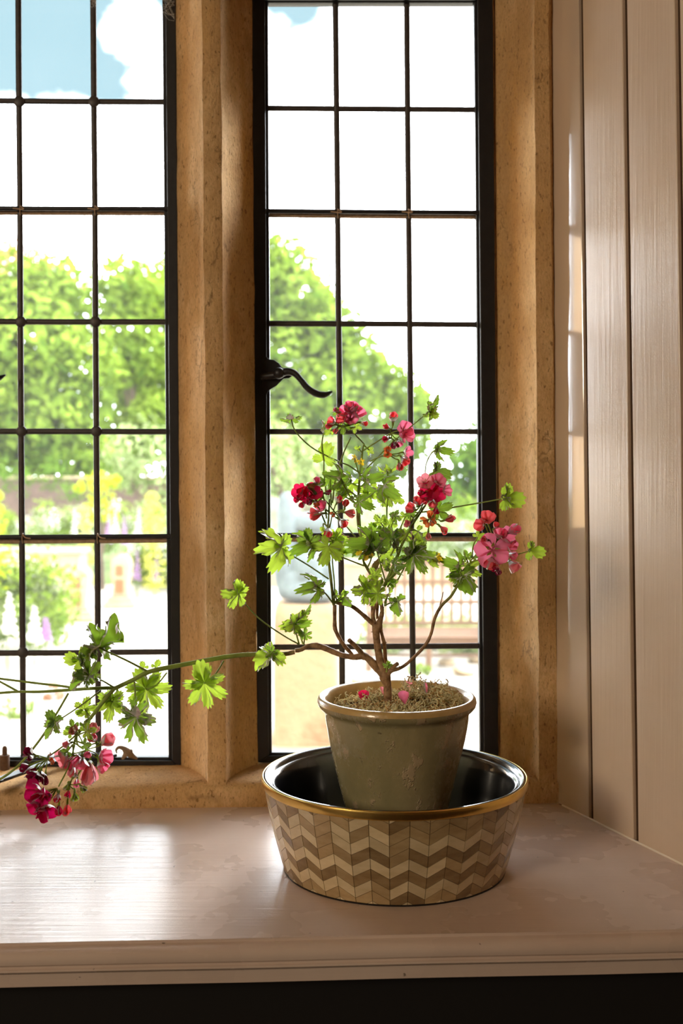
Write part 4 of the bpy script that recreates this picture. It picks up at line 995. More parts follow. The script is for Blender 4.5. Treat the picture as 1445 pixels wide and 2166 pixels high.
# 4 spent coral cluster
for x, y, r, m, f_, op in [(800, 965, 17, 'coral', (-70, -5), .35), (845, 915, 14, 'pink', (-40, 30), .5), (960, 862, 10, 'coral', (30, 40), .3), (1012, 895, 10, 'coral', (20, 60), .3), (1035, 958, 13, 'coral', (75, -10), .3), (985, 1022, 13, 'coral', (50, -30), .4), (885, 1088, 12, 'coral', (-20, -50), .45), (920, 970, 7, 'rust', (0, 0), .6)]:
    flower('A', x, y, r, m, (915, 965), f_, op, -.035)
stalk('A', [(870, 1150), (895, 1060), (912, 970)], -.03, -.03, (1.2, 1))
# 5 cluster right of centre
for x, y, r, m, f_, op in [(430, 722, 15, 'pale', (-10, 20), .8), (530, 722, 15, 'pink', (20, 30), .75), (462, 800, 17, 'crimson', (-5, 10), .88), (522, 808, 15, 'crimson', (15, 5), .85), (582, 785, 13, 'pink', (50, 0), .7), (412, 802, 9, 'crimson', (-50, 0), .5), (440, 850, 9, 'coral', (-30, -30), .5), (488, 872, 11, 'coral', (10, -40), .6), (515, 925, 10, 'crimson', (10, -60), .4), (335, 925, 14, 'coral', (-40, 10), .55), (375, 880, 12, 'coral', (0, 40), .5), (300, 1035, 8, 'pale', (-20, 0), .5)]:
    flower('B', x, y, r, m, (475, 850), f_, op, -.06)
for x, y, r, m, f_, op in [(607, 1005, 13, 'coral', (70, 15), .25), (565, 1078, 11, 'coral', (60, -40), .25), (470, 985, 9, 'rust', (0, 20), .5), (440, 1020, 9, 'rust', (-40, -20), .5), (480, 1020, 8, 'rust', (0, -40), .5), (455, 1125, 9, 'pale', (-10, -70), .2)]:
    flower('B', x, y, r, m, (480, 1000), f_, op, -.05)
stalk('B', [(390, 1020), (440, 1010), (485, 995)], -.04, -.05, (1.2, 1))
# 6 far right cluster
hub = (975, 1240)
for x, y, r, m, f_, op in [(905, 1000, 15, 'coral', (-10, 35), .7), (862, 1045, 14, 'coral', (-40, 0), .6), (968, 1060, 10, 'coral', (20, 40), .3), (945, 1240, 26, 'pink', (-5, 5), .95), (1050, 1150, 18, 'pink', (30, 30), .7), (1090, 1095, 15, 'pink', (60, 30), .4), (1000, 1132, 16, 'pink', (0, 45), .6), (1075, 1205, 15, 'pink', (50, 0), .6), (1092, 1345, 17, 'pale', (40, -40), .35), (1085, 1275, 12, 'pink', (50, -20), .4), (940, 1322, 17, 'coral', (-20, -50), .5), (968, 1370, 12, 'wilt', (0, -50), .4), (990, 1385, 10, 'wilt', (20, -50), .4), (895, 1160, 9, 'coral', (-50, 10), .3)]:
    flower('B', x, y, r, m, hub, f_, op, -.06)
# 7 hanging pale pink cluster
stalk('C', [(390, 905), (395, 950), (425, 975)], -.01, -.02, (2, 1.5))
for x, y, r, m, f_, op in [(995, 135, 19, 'pale', (60, 30), .45), (900, 110, 13, 'pink', (-20, 40), .4), (895, 20, 13, 'pale', (20, 40), .5), (715, 30, 11, 'pale', (-20, 30), .5), (655, 145, 10, 'pale', (-40, 0), .5), (620, 275, 19, 'pale', (-50, -10), .5), (660, 330, 13, 'pink', (-40, -50), .4), (745, 290, 17, 'pink', (-20, -20), .6), (790, 320, 16, 'pink', (0, -50), .45), (855, 395, 27, 'pale', (5, -62), .35), (985, 275, 18, 'pink', (50, 0), .5), (960, 345, 16, 'pink', (40, -40), .5), (700, 400, 15, 'pale', (-20, -60), .3), (850, 245, 9, 'pink', (0, 0), .6), (735, 510, 10, 'pink', (0, -60), .2)]:
    flower('I', x, y, r, m, (835, 205), f_, op, -.02)
# 8 withered cluster
stalk('C', [(390, 900), (320, 960), (250, 1010)], -.01, -.03, (1.8, 1.6))
for x, y, r, m, f_, op in [(285, 235, 13, 'wilt', (-60, 30), .35), (300, 285, 10, 'wilt', (-60, -10), .3), (250, 370, 12, 'wilt', (-70, -20), .35), (320, 400, 13, 'wilt', (-40, -40), .4), (355, 450, 14, 'wilt', (-20, -50), .45), (300, 455, 11, 'wilt', (-50, -40), .4), (435, 480, 11, 'wilt', (10, -70), .3), (390, 440, 11, 'wilt', (0, -60), .35)]:
    flower('I', x, y, r, m, (452, 290), f_, op, -.03)
for x, y in ((470, 255), (490, 320), (480, 300)): flower('I', x, y, 7, 'rust', (455, 290), (40, R.uniform(-50, 60)), .3, -.03, 3)
# 9 magenta cluster
stalk('C', [(380, 955), (350, 1060), (298, 1165)], -.01, -.04, (1.6, 1.4)); stalk('C', [(372, 960), (375, 1080), (350, 1180)], -.01, -.03, (1.6, 1.4))
for x, y, r, m, f_, op in [(365, 610, 23, 'magenta', (-20, 15), .72), (395, 655, 20, 'magenta', (-5, -5), .7), (350, 735, 18, 'magenta', (-30, -20), .6), (455, 770, 21, 'magenta', (15, -25), .7), (410, 790, 17, 'magenta', (-5, -50), .6), (550, 660, 12, 'crimson', (0, -40), .22), (562, 775, 12, 'crimson', (10, -60), .25), (470, 640, 9, 'crimson', (10, 10), .2)]:
    flower('I', x, y, r, m, (545, 575), f_, op, -.045)
for x, y, r, m, f_, op in [(640, 770, 13, 'coral', (-10, -80), .08), (650, 620, 9, 'crimson', (-10, -60), .15), (790, 575, 10, 'sepal', (50, -30), .15), (715, 650, 11, 'sepal', (20, -60), .12), (720, 455, 9, 'sepal', (30, 30), .15), (640, 560, 8, 'sepal', (-30, -60), .12)]:
    flower('I', x, y, r, m, (655, 540), f_, op, -.035)

# fallen petals lying on the moss
for i, (x, y, z, m, lab, rz) in enumerate([(-.014, .010, .209, 'pale', 'pale curled fallen petal lying against the trunk on the moss', 1.2), (.010, -.022, .2085, 'pink', 'bright pink fallen petal lying in front of the trunk', .4), (.042, -.002, .214, 'pink', 'narrow pink fallen petal standing in the moss beside the dry tuft', 1.9),
                                           (-.045, -.014, .2085, 'crimson', 'red-edged dried fallen petal at the bare side of the pot', .1), (.020, .030, .214, 'pale', 'faded pink fallen petal among the dry moss behind the trunk', 2.4)]):
    o = bpy.data.objects.new('fallen_petal', petalv(i % 3, m)); COL.objects.link(o)
    o.matrix_world = Matrix.Translation(PC + Vector((x, y, z + .007))) @ Matrix.Rotation(rz, 4, 'Z') @ Matrix.Rotation(.9, 4, 'X') @ Matrix.Diagonal((.018, .018, .018, 1))
    tag(o, lab, 'petal', 'fallen petals on the moss')

# ------------------------------------------------------------------ garden beyond the glass
GZ = CH - 1.83                                  # ground level outside
def gp(x, y, D): return P(x, y, D)
M['paving'] = mat_simple('pale_gravel', srgb(150, 142, 130), .95, 0, .01, .12, 1.5)
M['lawn'] = mat_simple('lawn_green', srgb(86, 104, 46), .95, 0, .03, .3, 2)
M['pale_stone'] = mat_simple('sunlit_limestone', srgb(140, 122, 94), .9, 0, .01, .2, 6)
M['grey_stone'] = mat_simple('statue_stone', srgb(80, 90, 90), .8, 0, .006, .3, 7)
M['teak'] = mat_simple('weathered_bench_wood', srgb(90, 62, 36), .8, 0, .003, .2, 12)
M['brickish'] = mat_simple('old_garden_wall', srgb(80, 62, 52), .95, 0, .02, .35, 3)
M['treebark'] = mat_simple('tree_bark', srgb(84, 70, 52), .95, 0, .02, .3, 4)
def foliage_mat(name, a, b, trans):
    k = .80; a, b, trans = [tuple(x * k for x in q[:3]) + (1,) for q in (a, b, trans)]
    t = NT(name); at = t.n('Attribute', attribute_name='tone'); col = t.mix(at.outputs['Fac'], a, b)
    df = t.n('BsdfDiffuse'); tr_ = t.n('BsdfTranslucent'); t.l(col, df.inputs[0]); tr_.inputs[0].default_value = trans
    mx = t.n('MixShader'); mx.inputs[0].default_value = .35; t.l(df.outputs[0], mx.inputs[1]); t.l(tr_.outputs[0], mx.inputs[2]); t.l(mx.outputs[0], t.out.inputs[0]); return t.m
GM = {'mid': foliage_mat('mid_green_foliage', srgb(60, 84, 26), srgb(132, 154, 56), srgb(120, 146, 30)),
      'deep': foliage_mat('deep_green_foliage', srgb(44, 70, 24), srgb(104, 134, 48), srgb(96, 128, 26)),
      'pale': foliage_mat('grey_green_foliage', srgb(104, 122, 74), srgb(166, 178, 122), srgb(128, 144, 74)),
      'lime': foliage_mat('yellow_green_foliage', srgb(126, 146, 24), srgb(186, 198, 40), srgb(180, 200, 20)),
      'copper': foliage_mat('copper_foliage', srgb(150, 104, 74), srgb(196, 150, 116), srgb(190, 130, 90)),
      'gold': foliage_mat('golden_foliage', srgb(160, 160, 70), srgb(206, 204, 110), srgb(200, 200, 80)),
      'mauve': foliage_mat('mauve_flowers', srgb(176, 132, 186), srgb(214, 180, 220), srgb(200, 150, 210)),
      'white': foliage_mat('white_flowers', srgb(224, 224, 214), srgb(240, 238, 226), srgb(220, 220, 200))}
NR = np.random.RandomState(5)
def leaves_mesh(name, centres, radii, n_per, size, mat, squash=1.0, inner=.25, upright=0.0):
    """thousands of small leaves over rounded masses; each leaf is a bent four-sided blade"""
    V = []; T = []
    for c, r, n in zip(centres, radii, n_per):
        d = NR.normal(size=(n, 3)); d /= np.linalg.norm(d, axis=1)[:, None]
        lump = np.array([1 + .28 * mnoise.noise(Vector(tuple(x * 2.2)) + Vector(tuple(c))) + .12 * mnoise.noise(Vector(tuple(x * 6)) + Vector(tuple(c))) for x in d])
        rr = r * lump * (inner + (1 - inner) * NR.random(n) ** .45)
        p = np.array(c) + d * rr[:, None] * np.array([1, 1, squash])
        nn = d + NR.normal(size=(n, 3)) * .6; nn[:, 2] += .4; nn /= np.linalg.norm(nn, axis=1)[:, None]
        u = np.cross(nn, NR.normal(size=(n, 3))); u /= np.linalg.norm(u, axis=1)[:, None]; v = np.cross(nn, u)
        if upright: v = v * (1 - upright) + np.array([0, 0, 1]) * upright
        s = size * NR.uniform(.6, 1.3, n)[:, None]
        q = np.stack([p - v * s, p + u * s * .55 - nn * s * .15, p + v * s, p - u * s * .55 - nn * s * .15], 1)
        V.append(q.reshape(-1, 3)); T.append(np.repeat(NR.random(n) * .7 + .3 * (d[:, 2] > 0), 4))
    V = np.concatenate(V); T = np.concatenate(T); n = len(V) // 4
    me = bpy.data.meshes.new(name); me.vertices.add(len(V)); me.vertices.foreach_set('co', V.ravel())
    me.loops.add(n * 4); me.loops.foreach_set('vertex_index', np.arange(n * 4)); me.polygons.add(n)
    me.polygons.foreach_set('loop_start', np.arange(n) * 4); me.polygons.foreach_set('loop_total', np.full(n, 4))
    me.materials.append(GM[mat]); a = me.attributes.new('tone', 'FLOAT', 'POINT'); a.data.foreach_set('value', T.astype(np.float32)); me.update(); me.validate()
    return me
def plant_thing(name, blobs, D, n, size, mat, label, cat, group=None, trunk=True, spread=.5, squash=1.0, upright=0, part='crown'):
    cs, rs, ns = [], [], []
    for x, y, r in blobs:
        dd = D + R.uniform(-1, 1) * spread; cs.append(tuple(P(x, y, dd))); rs.append(r * dd / F); ns.append(max(60, int(n * (r * dd / F) ** 2)))
    bx = sum(c[0] for c in cs) / len(cs); by = sum(c[1] for c in cs) / len(cs)
    root = empty(name, (bx, by, GZ)); tag(root, label, cat, group)
    cs = [(c[0] - bx, c[1] - by, c[2] - GZ) for c in cs]
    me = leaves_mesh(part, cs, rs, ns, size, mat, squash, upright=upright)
    o = bpy.data.objects.new(part, me); COL.objects.link(o); o.parent = root
    if trunk:
        mb = MB(); top = max(c[2] for c in cs) * .6; w = .05 + .022 * top
        mb.tube(catmull([Vector((0, 0, -.05)), Vector((.05 * w, 0, top * .4)), Vector((-.1 * w, 0, top))]), lerpl([w * 1.3, w, w * .5], 11), 9)
        for c in cs[:5]: mb.tube([Vector((0, 0, top * .35)), Vector(c) * .6 + Vector((0, 0, top * .2)), Vector(c)], [w * .5, w * .35, w * .15], 6)
        mb.build('trunk', M['treebark'], None).parent = root
    return root
# ground: pale path and terrace, lawn and beds behind
mb = MB(); mb.hexa([(-60, 2.2, GZ - .1), (60, 2.2, GZ - .1), (60, 90, GZ - .1), (-60, 90, GZ - .1), (-60, 2.2, GZ), (60, 2.2, GZ), (60, 90, GZ), (-60, 90, GZ)])
tag(mb.build('ground', M['paving'], smooth=False), 'pale gravel terrace in full sun', kind='structure')
mb = MB(); mb.hexa([(-60, 16.5, GZ), (60, 16.5, GZ), (60, 89, GZ), (-60, 89, GZ), (-60, 17, GZ + .06), (60, 17, GZ + .06), (60, 89, GZ + .06), (-60, 89, GZ + .06)])
tag(mb.build('lawn', M['lawn'], smooth=False), 'green lawn beyond the terrace', kind='structure')
# trees
T8 = 'trees beyond the garden wall'
plant_thing('garden_tree', [(20, 640, 105), (120, 620, 90), (60, 950, 90), (160, 960, 80), (-60, 960, 90), (60, 730, 120), (150, 800, 115), (20, 860, 110), (110, 900, 90), (-110, 700, 150), (-90, 860, 140)], 29, 800, .15, 'mid', 'broad green tree seen through the middle panes of the far left casement', 'tree', T8, spread=1)
plant_thing('garden_tree', [(262, 610, 75), (330, 625, 85), (250, 720, 100), (340, 790, 110), (250, 850, 90), (330, 900, 80), (240, 960, 80)], 35, 560, .17, 'mid', 'green tree close to the mullion, beyond the bossed casement', 'tree', T8, spread=1.5)
plant_thing('garden_tree', [(480, 600, 150), (590, 560, 75), (640, 640, 90), (700, 690, 80), (600, 760, 120), (745, 760, 75), (690, 830, 100), (800, 800, 60), (850, 835, 62), (885, 870, 48), (780, 890, 80), (860, 930, 60), (600, 900, 110), (740, 950, 80), (660, 980, 90), (820, 975, 60), (560, 960, 90)], 42, 420, .20, 'mid', 'tall green tree whose crown slopes down behind the window latch', 'tree', T8, spread=1)
plant_thing('garden_tree', [(990, 985, 50), (1060, 960, 90), (930, 1030, 45), (1150, 1000, 80), (985, 1050, 40)], 36, 760, .16, 'deep', 'low dark green tree beyond the bench by the frame', 'tree', T8, spread=1.5)
plant_thing('garden_tree', [(15, 550, 55), (75, 555, 40), (-60, 560, 70), (130, 600, 40)], 42, 420, .15, 'copper', 'pinkish copper-leaved tree top rising over the green trees', 'tree', T8, spread=1)
plant_thing('garden_tree', [(300, 960, 85), (350, 1010, 60), (430, 950, 90), (260, 1000, 50)], 22, 700, .08, 'pale', 'grey-green willow-like tree beside the mullion', 'tree', T8, spread=.8)
plant_thing('shrub', [(620, 960, 70), (590, 1010, 50), (660, 1010, 60), (560, 930, 60), (690, 960, 50)], 15, 1600, .05, 'pale', 'grey-green shrub behind the stone sculpture', 'shrub', trunk=True)
plant_thing('shrub', [(205, 1015, 24), (216, 1050, 32), (200, 1085, 30), (232, 1090, 24), (236, 1020, 20), (170, 1030, 14)], 16, 1900, .045, 'lime', 'bright yellow-green shrub standing out in the flower border', 'shrub', spread=.2)
for bl, m, lab in (([(322, 1052, 14), (324, 1080, 20), (326, 1110, 25), (324, 1140, 27), (324, 1185, 28), (325, 1230, 28)], 'gold', 'pale golden conical shrub by the mullion'),
                   ([(178, 1080, 10), (180, 1110, 15), (182, 1145, 20), (184, 1180, 22), (184, 1225, 22)], 'gold', 'slim conical yellowish shrub behind the left stone pedestal'),
                   ([(-4, 1050, 12), (-4, 1080, 18), (-2, 1110, 22), (0, 1140, 24), (0, 1190, 26), (0, 1235, 26)], 'lime', 'clipped green cone at the outer edge of the border')):
    plant_thing('conical_shrub', bl, 14.62, 2600, .035, m, lab, 'shrub', 'conical shrubs in the border', spread=.05, trunk=False)
for i, (bl, D, m, lab) in enumerate([([(40, 1010, 40), (110, 1000, 45), (-20, 1000, 50), (150, 1040, 30)], 22.6, 'deep', 'dark green bush against the old garden wall'),
        ([(975, 1080, 36), (920, 1085, 30), (1010, 1085, 36), (960, 1110, 22)], 23.5, 'mid', 'bright green bush beyond the right end of the bench'),
        ([(760, 1090, 36), (820, 1080, 34), (870, 1095, 30), (700, 1090, 40), (790, 1120, 26)], 23, 'pale', 'pale green bush behind the bench'),
        ([(600, 1130, 30), (640, 1140, 26), (570, 1150, 30)], 23, 'mid', 'low green bush to the side of the sculpture')]):
    plant_thing('bush', bl, D, 1100, .05, m, lab, 'bush', trunk=False, spread=.5, part='foliage')
# flower borders
def bed(name, x0, x1, y0, y1, D0, D1, nb, mats, label, cat='flower bed'):
    root = empty(name, gp((x0 + x1) / 2, (y0 + y1) / 2, (D0 + D1) / 2)); root.location.z = GZ; tag(root, label, cat)
    for m, share in mats:
        cs, rs, ns = [], [], []
        for k in range(int(nb * share)):
            f = R.random(); D = D0 + (D1 - D0) * f; x = R.uniform(x0, x1); y = y1 + (y0 - y1) * f + R.uniform(-18, 18)
            p = P(x, y, D); r = R.uniform(.12, .26); p.z = max(p.z, GZ + r * .6)
            cs.append(tuple(p - root.location)); rs.append(r); ns.append(150)
        if cs:
            o = bpy.data.objects.new('foliage', leaves_mesh('foliage', cs, rs, ns, .035 if m != 'white' else .022, m)); COL.objects.link(o); o.parent = root; o['kind'] = 'stuff'
    return root
bed('flower_border', -140, 122, 1215, 1400, 12.5, 8.2, 80, [('mid', .56), ('lime', .03), ('pale', .25), ('white', .16)], 'lush flower border along the path at the far left')
bed('flower_border', 285, 420, 1150, 1265, 17, 15.2, 60, [('mid', .55), ('pale', .25), ('white', .2)], 'flower border behind the two stone pedestals, beside the mullion')
bed('flower_border', -40, 380, 1085, 1145, 20, 17.2, 90, [('mid', .4), ('pale', .3), ('white', .3)], 'pale mixed border beyond the low garden wall')
bed('flower_border', 560, 1080, 1120, 1170, 21, 17.6, 110, [('pale', .5), ('mid', .3), ('white', .2)], 'pale green border behind the bench')
bed('ground_cover', 790, 1040, 1385, 1420, 11.2, 10.2, 22, [('pale', .7), ('mid', .3)], 'low plants under the bench')
plant_thing('leafy_plant', [(20, 1500, 26), (-12, 1515, 26), (60, 1495, 16), (38, 1520, 16)], 7.9, 9000, .022, 'mid', 'low leafy plant growing in the terrace at the far left', 'plant', trunk=False, spread=.1, part='foliage')
plant_thing('leafy_plant', [(112, 1450, 14), (125, 1470, 12), (100, 1476, 10)], 8.4, 9000, .02, 'copper', 'small reddish seedling plant on the bright terrace', 'plant', trunk=False, spread=.05, part='foliage')
plant_thing('leafy_plant', [(890, 1414, 15), (905, 1420, 10), (872, 1419, 10)], 9.1, 9000, .02, 'mid', 'small green tuft on the ground before the bench', 'plant', trunk=False, spread=.05, part='foliage')
# foxgloves and spires
def spire(x, ytop, ybase, D, m):
    zb = P(x, ybase, D).z; b = P(x, ybase, D); b.z = GZ; t_ = P(x + R.uniform(-4, 4), ytop, D); root = empty('foxglove', b)
    mb = MB(); mb.tube([b, b.lerp(t_, .5) + Vector((R.uniform(-.02, .02), 0, 0)), t_], [.008, .006, .002], 5)
    k0 = (zb + .3 * (t_.z - zb) - GZ) / (t_.z - GZ)
    for k in range(26):
        f = k / 25; p = b.lerp(t_, k0 + (.99 - k0) * f); a = k * 2.4; r = .055 * (1 - .75 * f); d = Vector((math.cos(a), math.sin(a), -.5)).normalized()
        mb.cm = 1; mb.tube([p, p + d * r * .6, p + d * r * 1.15], [.004, .015 * (1 - .6 * f), .019 * (1 - .6 * f)], 6)
    o = mb.build('flower_spike', [M['lawn'], GM[m]], root, origin=b)
    return root
fx = [(118, 1165, 1290, 11.5, 'mauve', 'mauve foxglove spire rising above the border before the low wall'), (228, 1085, 1170, 15.5, 'mauve', 'mauve spire beside the yellow-green shrub'), (246, 1075, 1170, 14.95, 'white', 'white spire next to the mauve one by the yellow-green shrub'),
      (262, 1088, 1175, 14.8, 'mauve', 'second mauve spire between the yellow shrub and the golden cone'), (292, 1070, 1165, 14.9, 'white', 'tall white spire just before the golden cone'), (288, 1160, 1250, 14.8, 'mauve', 'mauve foxglove over the further stone pedestal'),
      (328, 1175, 1255, 15.0, 'mauve', 'mauve foxglove in the bed nearest the mullion'), (156, 1070, 1160, 16.5, 'white', 'faint white spire left of the yellow-green shrub'), (70, 1280, 1380, 7.7, 'white', 'white foxglove in the left border'), (20, 1250, 1370, 7.45, 'white', 'tall white foxglove at the far side of the left border'), (96, 1300, 1370, 9.4, 'mauve', 'low mauve spike in the left border'),
      (1010, 1085, 1160, 17, 'white', 'white spire beside the frame beyond the bench'), (840, 1095, 1165, 17.1, 'white', 'white spire above the back of the bench')]
for x, a, b, D, m, lab in fx: tag(spire(x, a, b, D, m), lab, 'flower', 'foxglove spires in the borders')
# walls in the garden
def wall(name, x0, x1, ytop, D, thick, zb, mat, label, nstone=0):
    a, b = P(x0, ytop, D), P(x1, ytop, D); root = empty(name, ((a.x + b.x) / 2, D, zb)); tag(root, label, 'wall')
    mb = MB(); mb.box((a.x, D, zb - .05), (b.x, D + thick, a.z - .06)); mb.build('masonry', M[mat], root, smooth=False, bevel=.02, origin=root.location)
    mb = MB(); mb.box((a.x - .04, D - .04, a.z - .06), (b.x + .04, D + thick + .04, a.z)); mb.build('coping', M['pale_stone'], root, smooth=False, bevel=.015, origin=root.location)
wall('garden_wall', -260, 520, 1008, 24.6, .4, GZ, 'brickish', 'old brown garden wall in shade under the trees')
wall('low_wall', -260, 168, 1163, 13.6, .45, GZ, 'pale_stone', 'low pale stone wall glaring in the sun at the far left')
wall('low_wall', 500, 1200, 1188, 16.2, .5, GZ, 'pale_stone', 'low pale stone wall behind the bench')
wall('bed_edging', 214, 470, 1288, 14.5, .12, GZ, 'pale_stone', 'low stone edging in front of the flower bed')
# the two carved stone pedestals
def pedestal(x0, x1, ytop, ybase, D, label):
    c = P((x0 + x1) / 2, ybase, D); c.z = GZ; s = D / F; w = (x1 - x0) * s; h = CH - (ytop - CY) * s - GZ
    root = empty('stone_pedestal', c); tag(root, label, 'pedestal', 'carved stone pedestals on the terrace')
    mb = MB(); mb.box((c.x - w * .62, D - w * .5, GZ), (c.x + w * .62, D + w * .6, GZ + h * .12)); mb.box((c.x - w * .5, D - w * .42, GZ + h * .12), (c.x + w * .5, D + w * .5, GZ + h * .2))
    mb.build('plinth', M['brickish'] if False else M['pale_stone'], root, smooth=False, bevel=.015, origin=c)
    mb = MB(); rows = []
    for dy in (-.30, .34):
        row = [(c.x - w * .34, D + w * dy, GZ + h * .2), (c.x - w * .30, D + w * dy, GZ + h * .42), (c.x - w * .36, D + w * dy, GZ + h * .62)]
        for k in range(11):
            a = math.pi * (1 - k / 10); row.append((c.x + w * .40 * math.cos(a) , D + w * dy, GZ + h * (.80 + .2 * math.sin(a))))
        row += [(c.x + w * .36, D + w * dy, GZ + h * .62), (c.x + w * .30, D + w * dy, GZ + h * .42), (c.x + w * .34, D + w * dy, GZ + h * .2)]
        rows.append(row)
    mb.loft(rows); mb.build('carved_block', M['pale_stone'], root, smooth=False, bevel=.02, origin=c)
    mb = MB(); mb.box((c.x - w * .22, D - w * .325, GZ + h * .28), (c.x + w * .12, D - w * .30, GZ + h * .54)); mb.box((c.x - w * .20, D - w * .32, GZ + h * .60), (c.x + w * .10, D - w * .30, GZ + h * .80))
    mb.build('weathered_panel', mat_simple('ochre_weathered_stone', srgb(110, 76, 42), .95, 0, .01, .25, 9), root, smooth=False, bevel=.008, origin=c)
pedestal(140, 198, 1197, 1313, 12.7, 'nearer of the two carved stone pedestals, at the end of the left border')
pedestal(232, 284, 1172, 1290, 13.9, 'further carved stone pedestal, between the border and the mullion')
# stone block and abstract sculpture
D = 6.9; a = P(577, 1281, D); b = P(718, 1281, D); c0 = Vector(((a.x + b.x) / 2, D + .2, GZ))
blk = empty('stone_block', c0); tag(blk, 'large rough honey-coloured stone block under the sculpture', 'block')
mb = MB(); rows = []
w = (b.x - a.x) / 2; hh = a.z - GZ
for f in (0, .02, .25, .5, .75, .93, .975, 1.0):
    k = {0: 1.03, .93: .985, .975: .955, 1.0: .89}.get(f, 1.0); row = []
    for j in range(40):
        q = 2 * math.pi * j / 40; cx, sy_ = math.cos(q), math.sin(q); e = .28
        x = math.copysign(abs(cx) ** e, cx) * w * k; y = math.copysign(abs(sy_) ** e, sy_) * w * .95 * k
        n = mnoise.noise(Vector((x * 4, y * 4, f * 5))) * .012; row.append((c0.x + x * (1 + n), c0.y + y * (1 + n), GZ + hh * f + (mnoise.noise(Vector((x * 6, y * 6, 1))) * .012 if f == 1 else 0)))
    rows.append(row)
mb.loft(rows)
t = NT('stained_limestone'); c = t.coord(); n1 = t.noise(c, 2.6, 5, .6); n2 = t.noise(c, 14, 4, .6)
col = t.mix(t.ramp(n1, [(.5, (0, 0, 0)), (.66, (.9, .9, .9))]), srgb(126, 102, 70), srgb(96, 68, 38)); col = t.mix(t.ramp(n2, [(.55, (0, 0, 0)), (.7, (.4, .4, .4))]), col, srgb(124, 106, 78))
t.principled(col, .95, t.bump(n2, .012)); mb.build('block', t.m, blk, origin=c0)
mb = MB(); mb.box((c0.x - w * 1.25, c0.y - w * 1.3, GZ - .02), (c0.x + w * 1.3, c0.y + w * 1.3, GZ + .03)); mb.build('base_slab', M['pale_stone'], blk, smooth=False, bevel=.01, origin=c0)
zt = a.z
s0 = D / F
sc_ = empty('stone_sculpture', (c0.x, c0.y, zt)); tag(sc_, 'smooth pale grey-blue abstract stone sculpture on the rough block', 'sculpture')
mb = MB()
def blob(px_, py_, rx, rz, ry=.13, dy=0.0, seg=20):
    p = P(px_, py_, D); cx, cz = p.x, p.z; rows = []
    for i in range(13):
        f = -math.pi / 2 + math.pi * i / 12; e = .7; cr = abs(math.cos(f)) ** e; zz = math.copysign(abs(math.sin(f)) ** e, math.sin(f))
        rows.append([(cx + rx * s0 * cr * math.copysign(abs(math.cos(q)) ** .75, math.cos(q)), c0.y + dy + ry * cr * math.copysign(abs(math.sin(q)) ** .75, math.sin(q)), cz + rz * s0 * zz) for q in [2 * math.pi * k / seg for k in range(seg)]])
    mb.loft(rows)
blob(604, 1115, 22, 74, .12); blob(598, 1190, 22, 70, .13); blob(660, 1108, 52, 22, .13, .02); blob(668, 1145, 44, 40, .12, .05)
blob(650, 1205, 34, 42, .13, -.02); blob(690, 1225, 26, 50, .12, .04); blob(655, 1255, 66, 25, .17); blob(612, 1240, 30, 36, .14)
o = mb.build('figure', M['grey_stone'], sc_, origin=(c0.x, c0.y, zt))
md = o.modifiers.new('fuse', 'REMESH'); md.mode = 'VOXEL'; md.voxel_size = .012; md.use_smooth_shade = True
md = o.modifiers.new('soften', 'SMOOTH'); md.iterations = 3
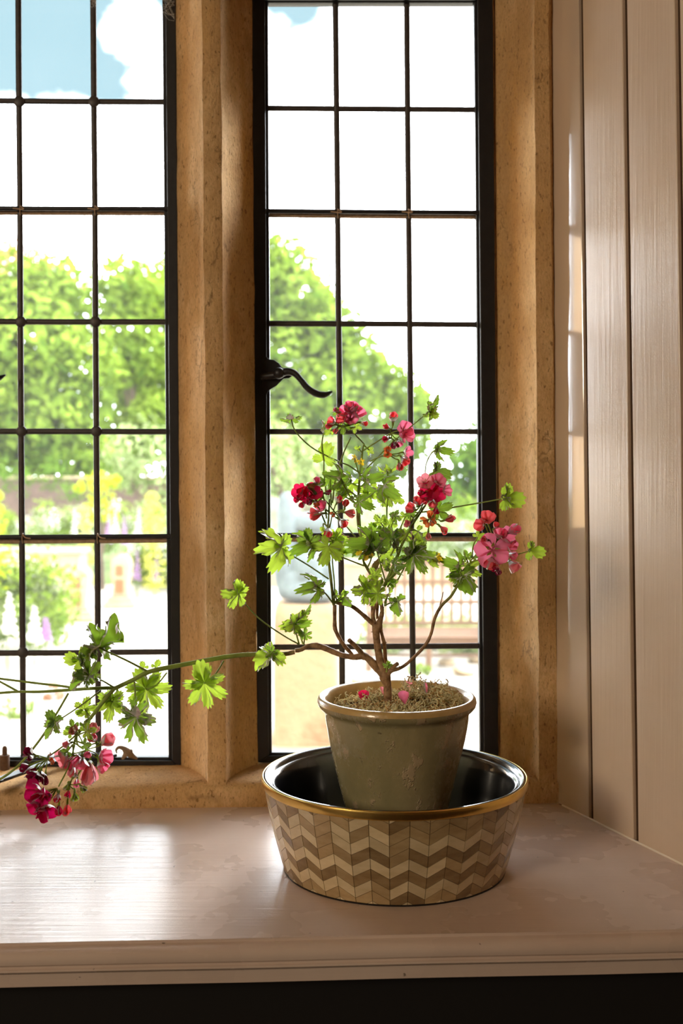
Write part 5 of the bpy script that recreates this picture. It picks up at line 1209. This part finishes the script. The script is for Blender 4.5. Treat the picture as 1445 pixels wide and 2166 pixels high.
# garden bench with slatted arched back
D = 9.6; s0 = D / F
bc = P(905, 1420, D); bc.z = GZ; bench = empty('garden_bench', bc); tag(bench, 'pale wooden garden bench with an arched slatted back', 'bench')
def bx(name, x0, x1, y0, y1, d0, d1, tilt=0, mat='teak'):
    a, b = P(x0, y0, D), P(x1, y1, D); mb = MB(); dz = (a.z - GZ)
    mb.box((a.x, D + d0, b.z), (b.x, D + d1, a.z)); return mb.build(name, M[mat], bench, smooth=False, bevel=.006, origin=bc)
def zpx(y): return P(0, y, D).z
X0, X1 = 778, 1046
for x in (X0, X1 - 12): bx('rear_leg', x, x + 12, 1236, 1424, .46, .51)
for x in (X0, X1 - 12, 905): bx('front_leg', x - 4, x + 8, 1345, 1428, -.02, .04)
for x in (X0, X1 - 12): bx('armrest', x - 4, x + 14, 1292, 1299, -.06, .48); bx('arm_post', x - 2, x + 8, 1298, 1348, -.02, .03)
bx('apron', X0, X1, 1350, 1362, -.03, .0); bx('lower_rail', X0, X1, 1392, 1398, .2, .24)
for k in range(5): bx('seat_slat', X0, X1, 1345 - k, 1349 - k, -.05 + k * .1, .03 + k * .1)
for yy in (1238, 1283, 1330): bx('back_rail', X0, X1, yy, yy + 9, .46, .50)
mb = MB(); rows = []
for k in range(25):
    f = k / 24; x = X0 + (X1 - X0) * f; arch = 1222 - 34 * max(0, math.sin(math.pi * f)) ** .8; a = P(x, arch, D); b = P(x, arch + 16, D)
    rows.append([(a.x, D + .455, a.z), (a.x, D + .505, a.z), (b.x, D + .505, b.z), (b.x, D + .455, b.z)])
mb.loft(rows); mb.build('arched_top_rail', M['teak'], bench, smooth=False, bevel=.006, origin=bc)
for k in range(12):
    x = X0 + 22 + k * (X1 - X0 - 38) / 11.0; f = (x - X0) / (X1 - X0); top = 1232 - 34 * math.sin(math.pi * f) ** .8; bx('back_slat', x - 4, x + 4, top, 1334, .468, .492)
# loose rocks near the bench
for i, (x, y, r, lab) in enumerate([(985, 1418, 26, 'pale rock by the far leg of the bench'), (945, 1400, 18, 'small pale rock under the bench'), (1010, 1395, 18, 'brown-shaded rock against the window frame side'), (760, 1438, 20, 'flat pale stone lying left of the bench')]):
    D = 1.83 * F / (y + r * .4 - CY); p = P(x, y, D); mb = MB(); rows = []
    for k in range(9):
        f = -math.pi / 2 + math.pi * k / 8; rows.append([Vector((math.cos(f) * math.cos(q), math.cos(f) * math.sin(q) * .8, math.sin(f) * .5)) for q in [2 * math.pi * j / 14 for j in range(14)]])
    rr = r * D / F; rows = [[Vector((p.x, D, GZ + rr * .4)) + v * rr * (1 + .35 * mnoise.noise(v * 1.7 + Vector((i * 4, 0, 0)))) for v in row] for row in rows]
    mb.loft(rows); tag(mb.build('rock', M['pale_stone'], None, origin=(p.x, D, GZ)), lab, 'rock', 'rocks around the bench')
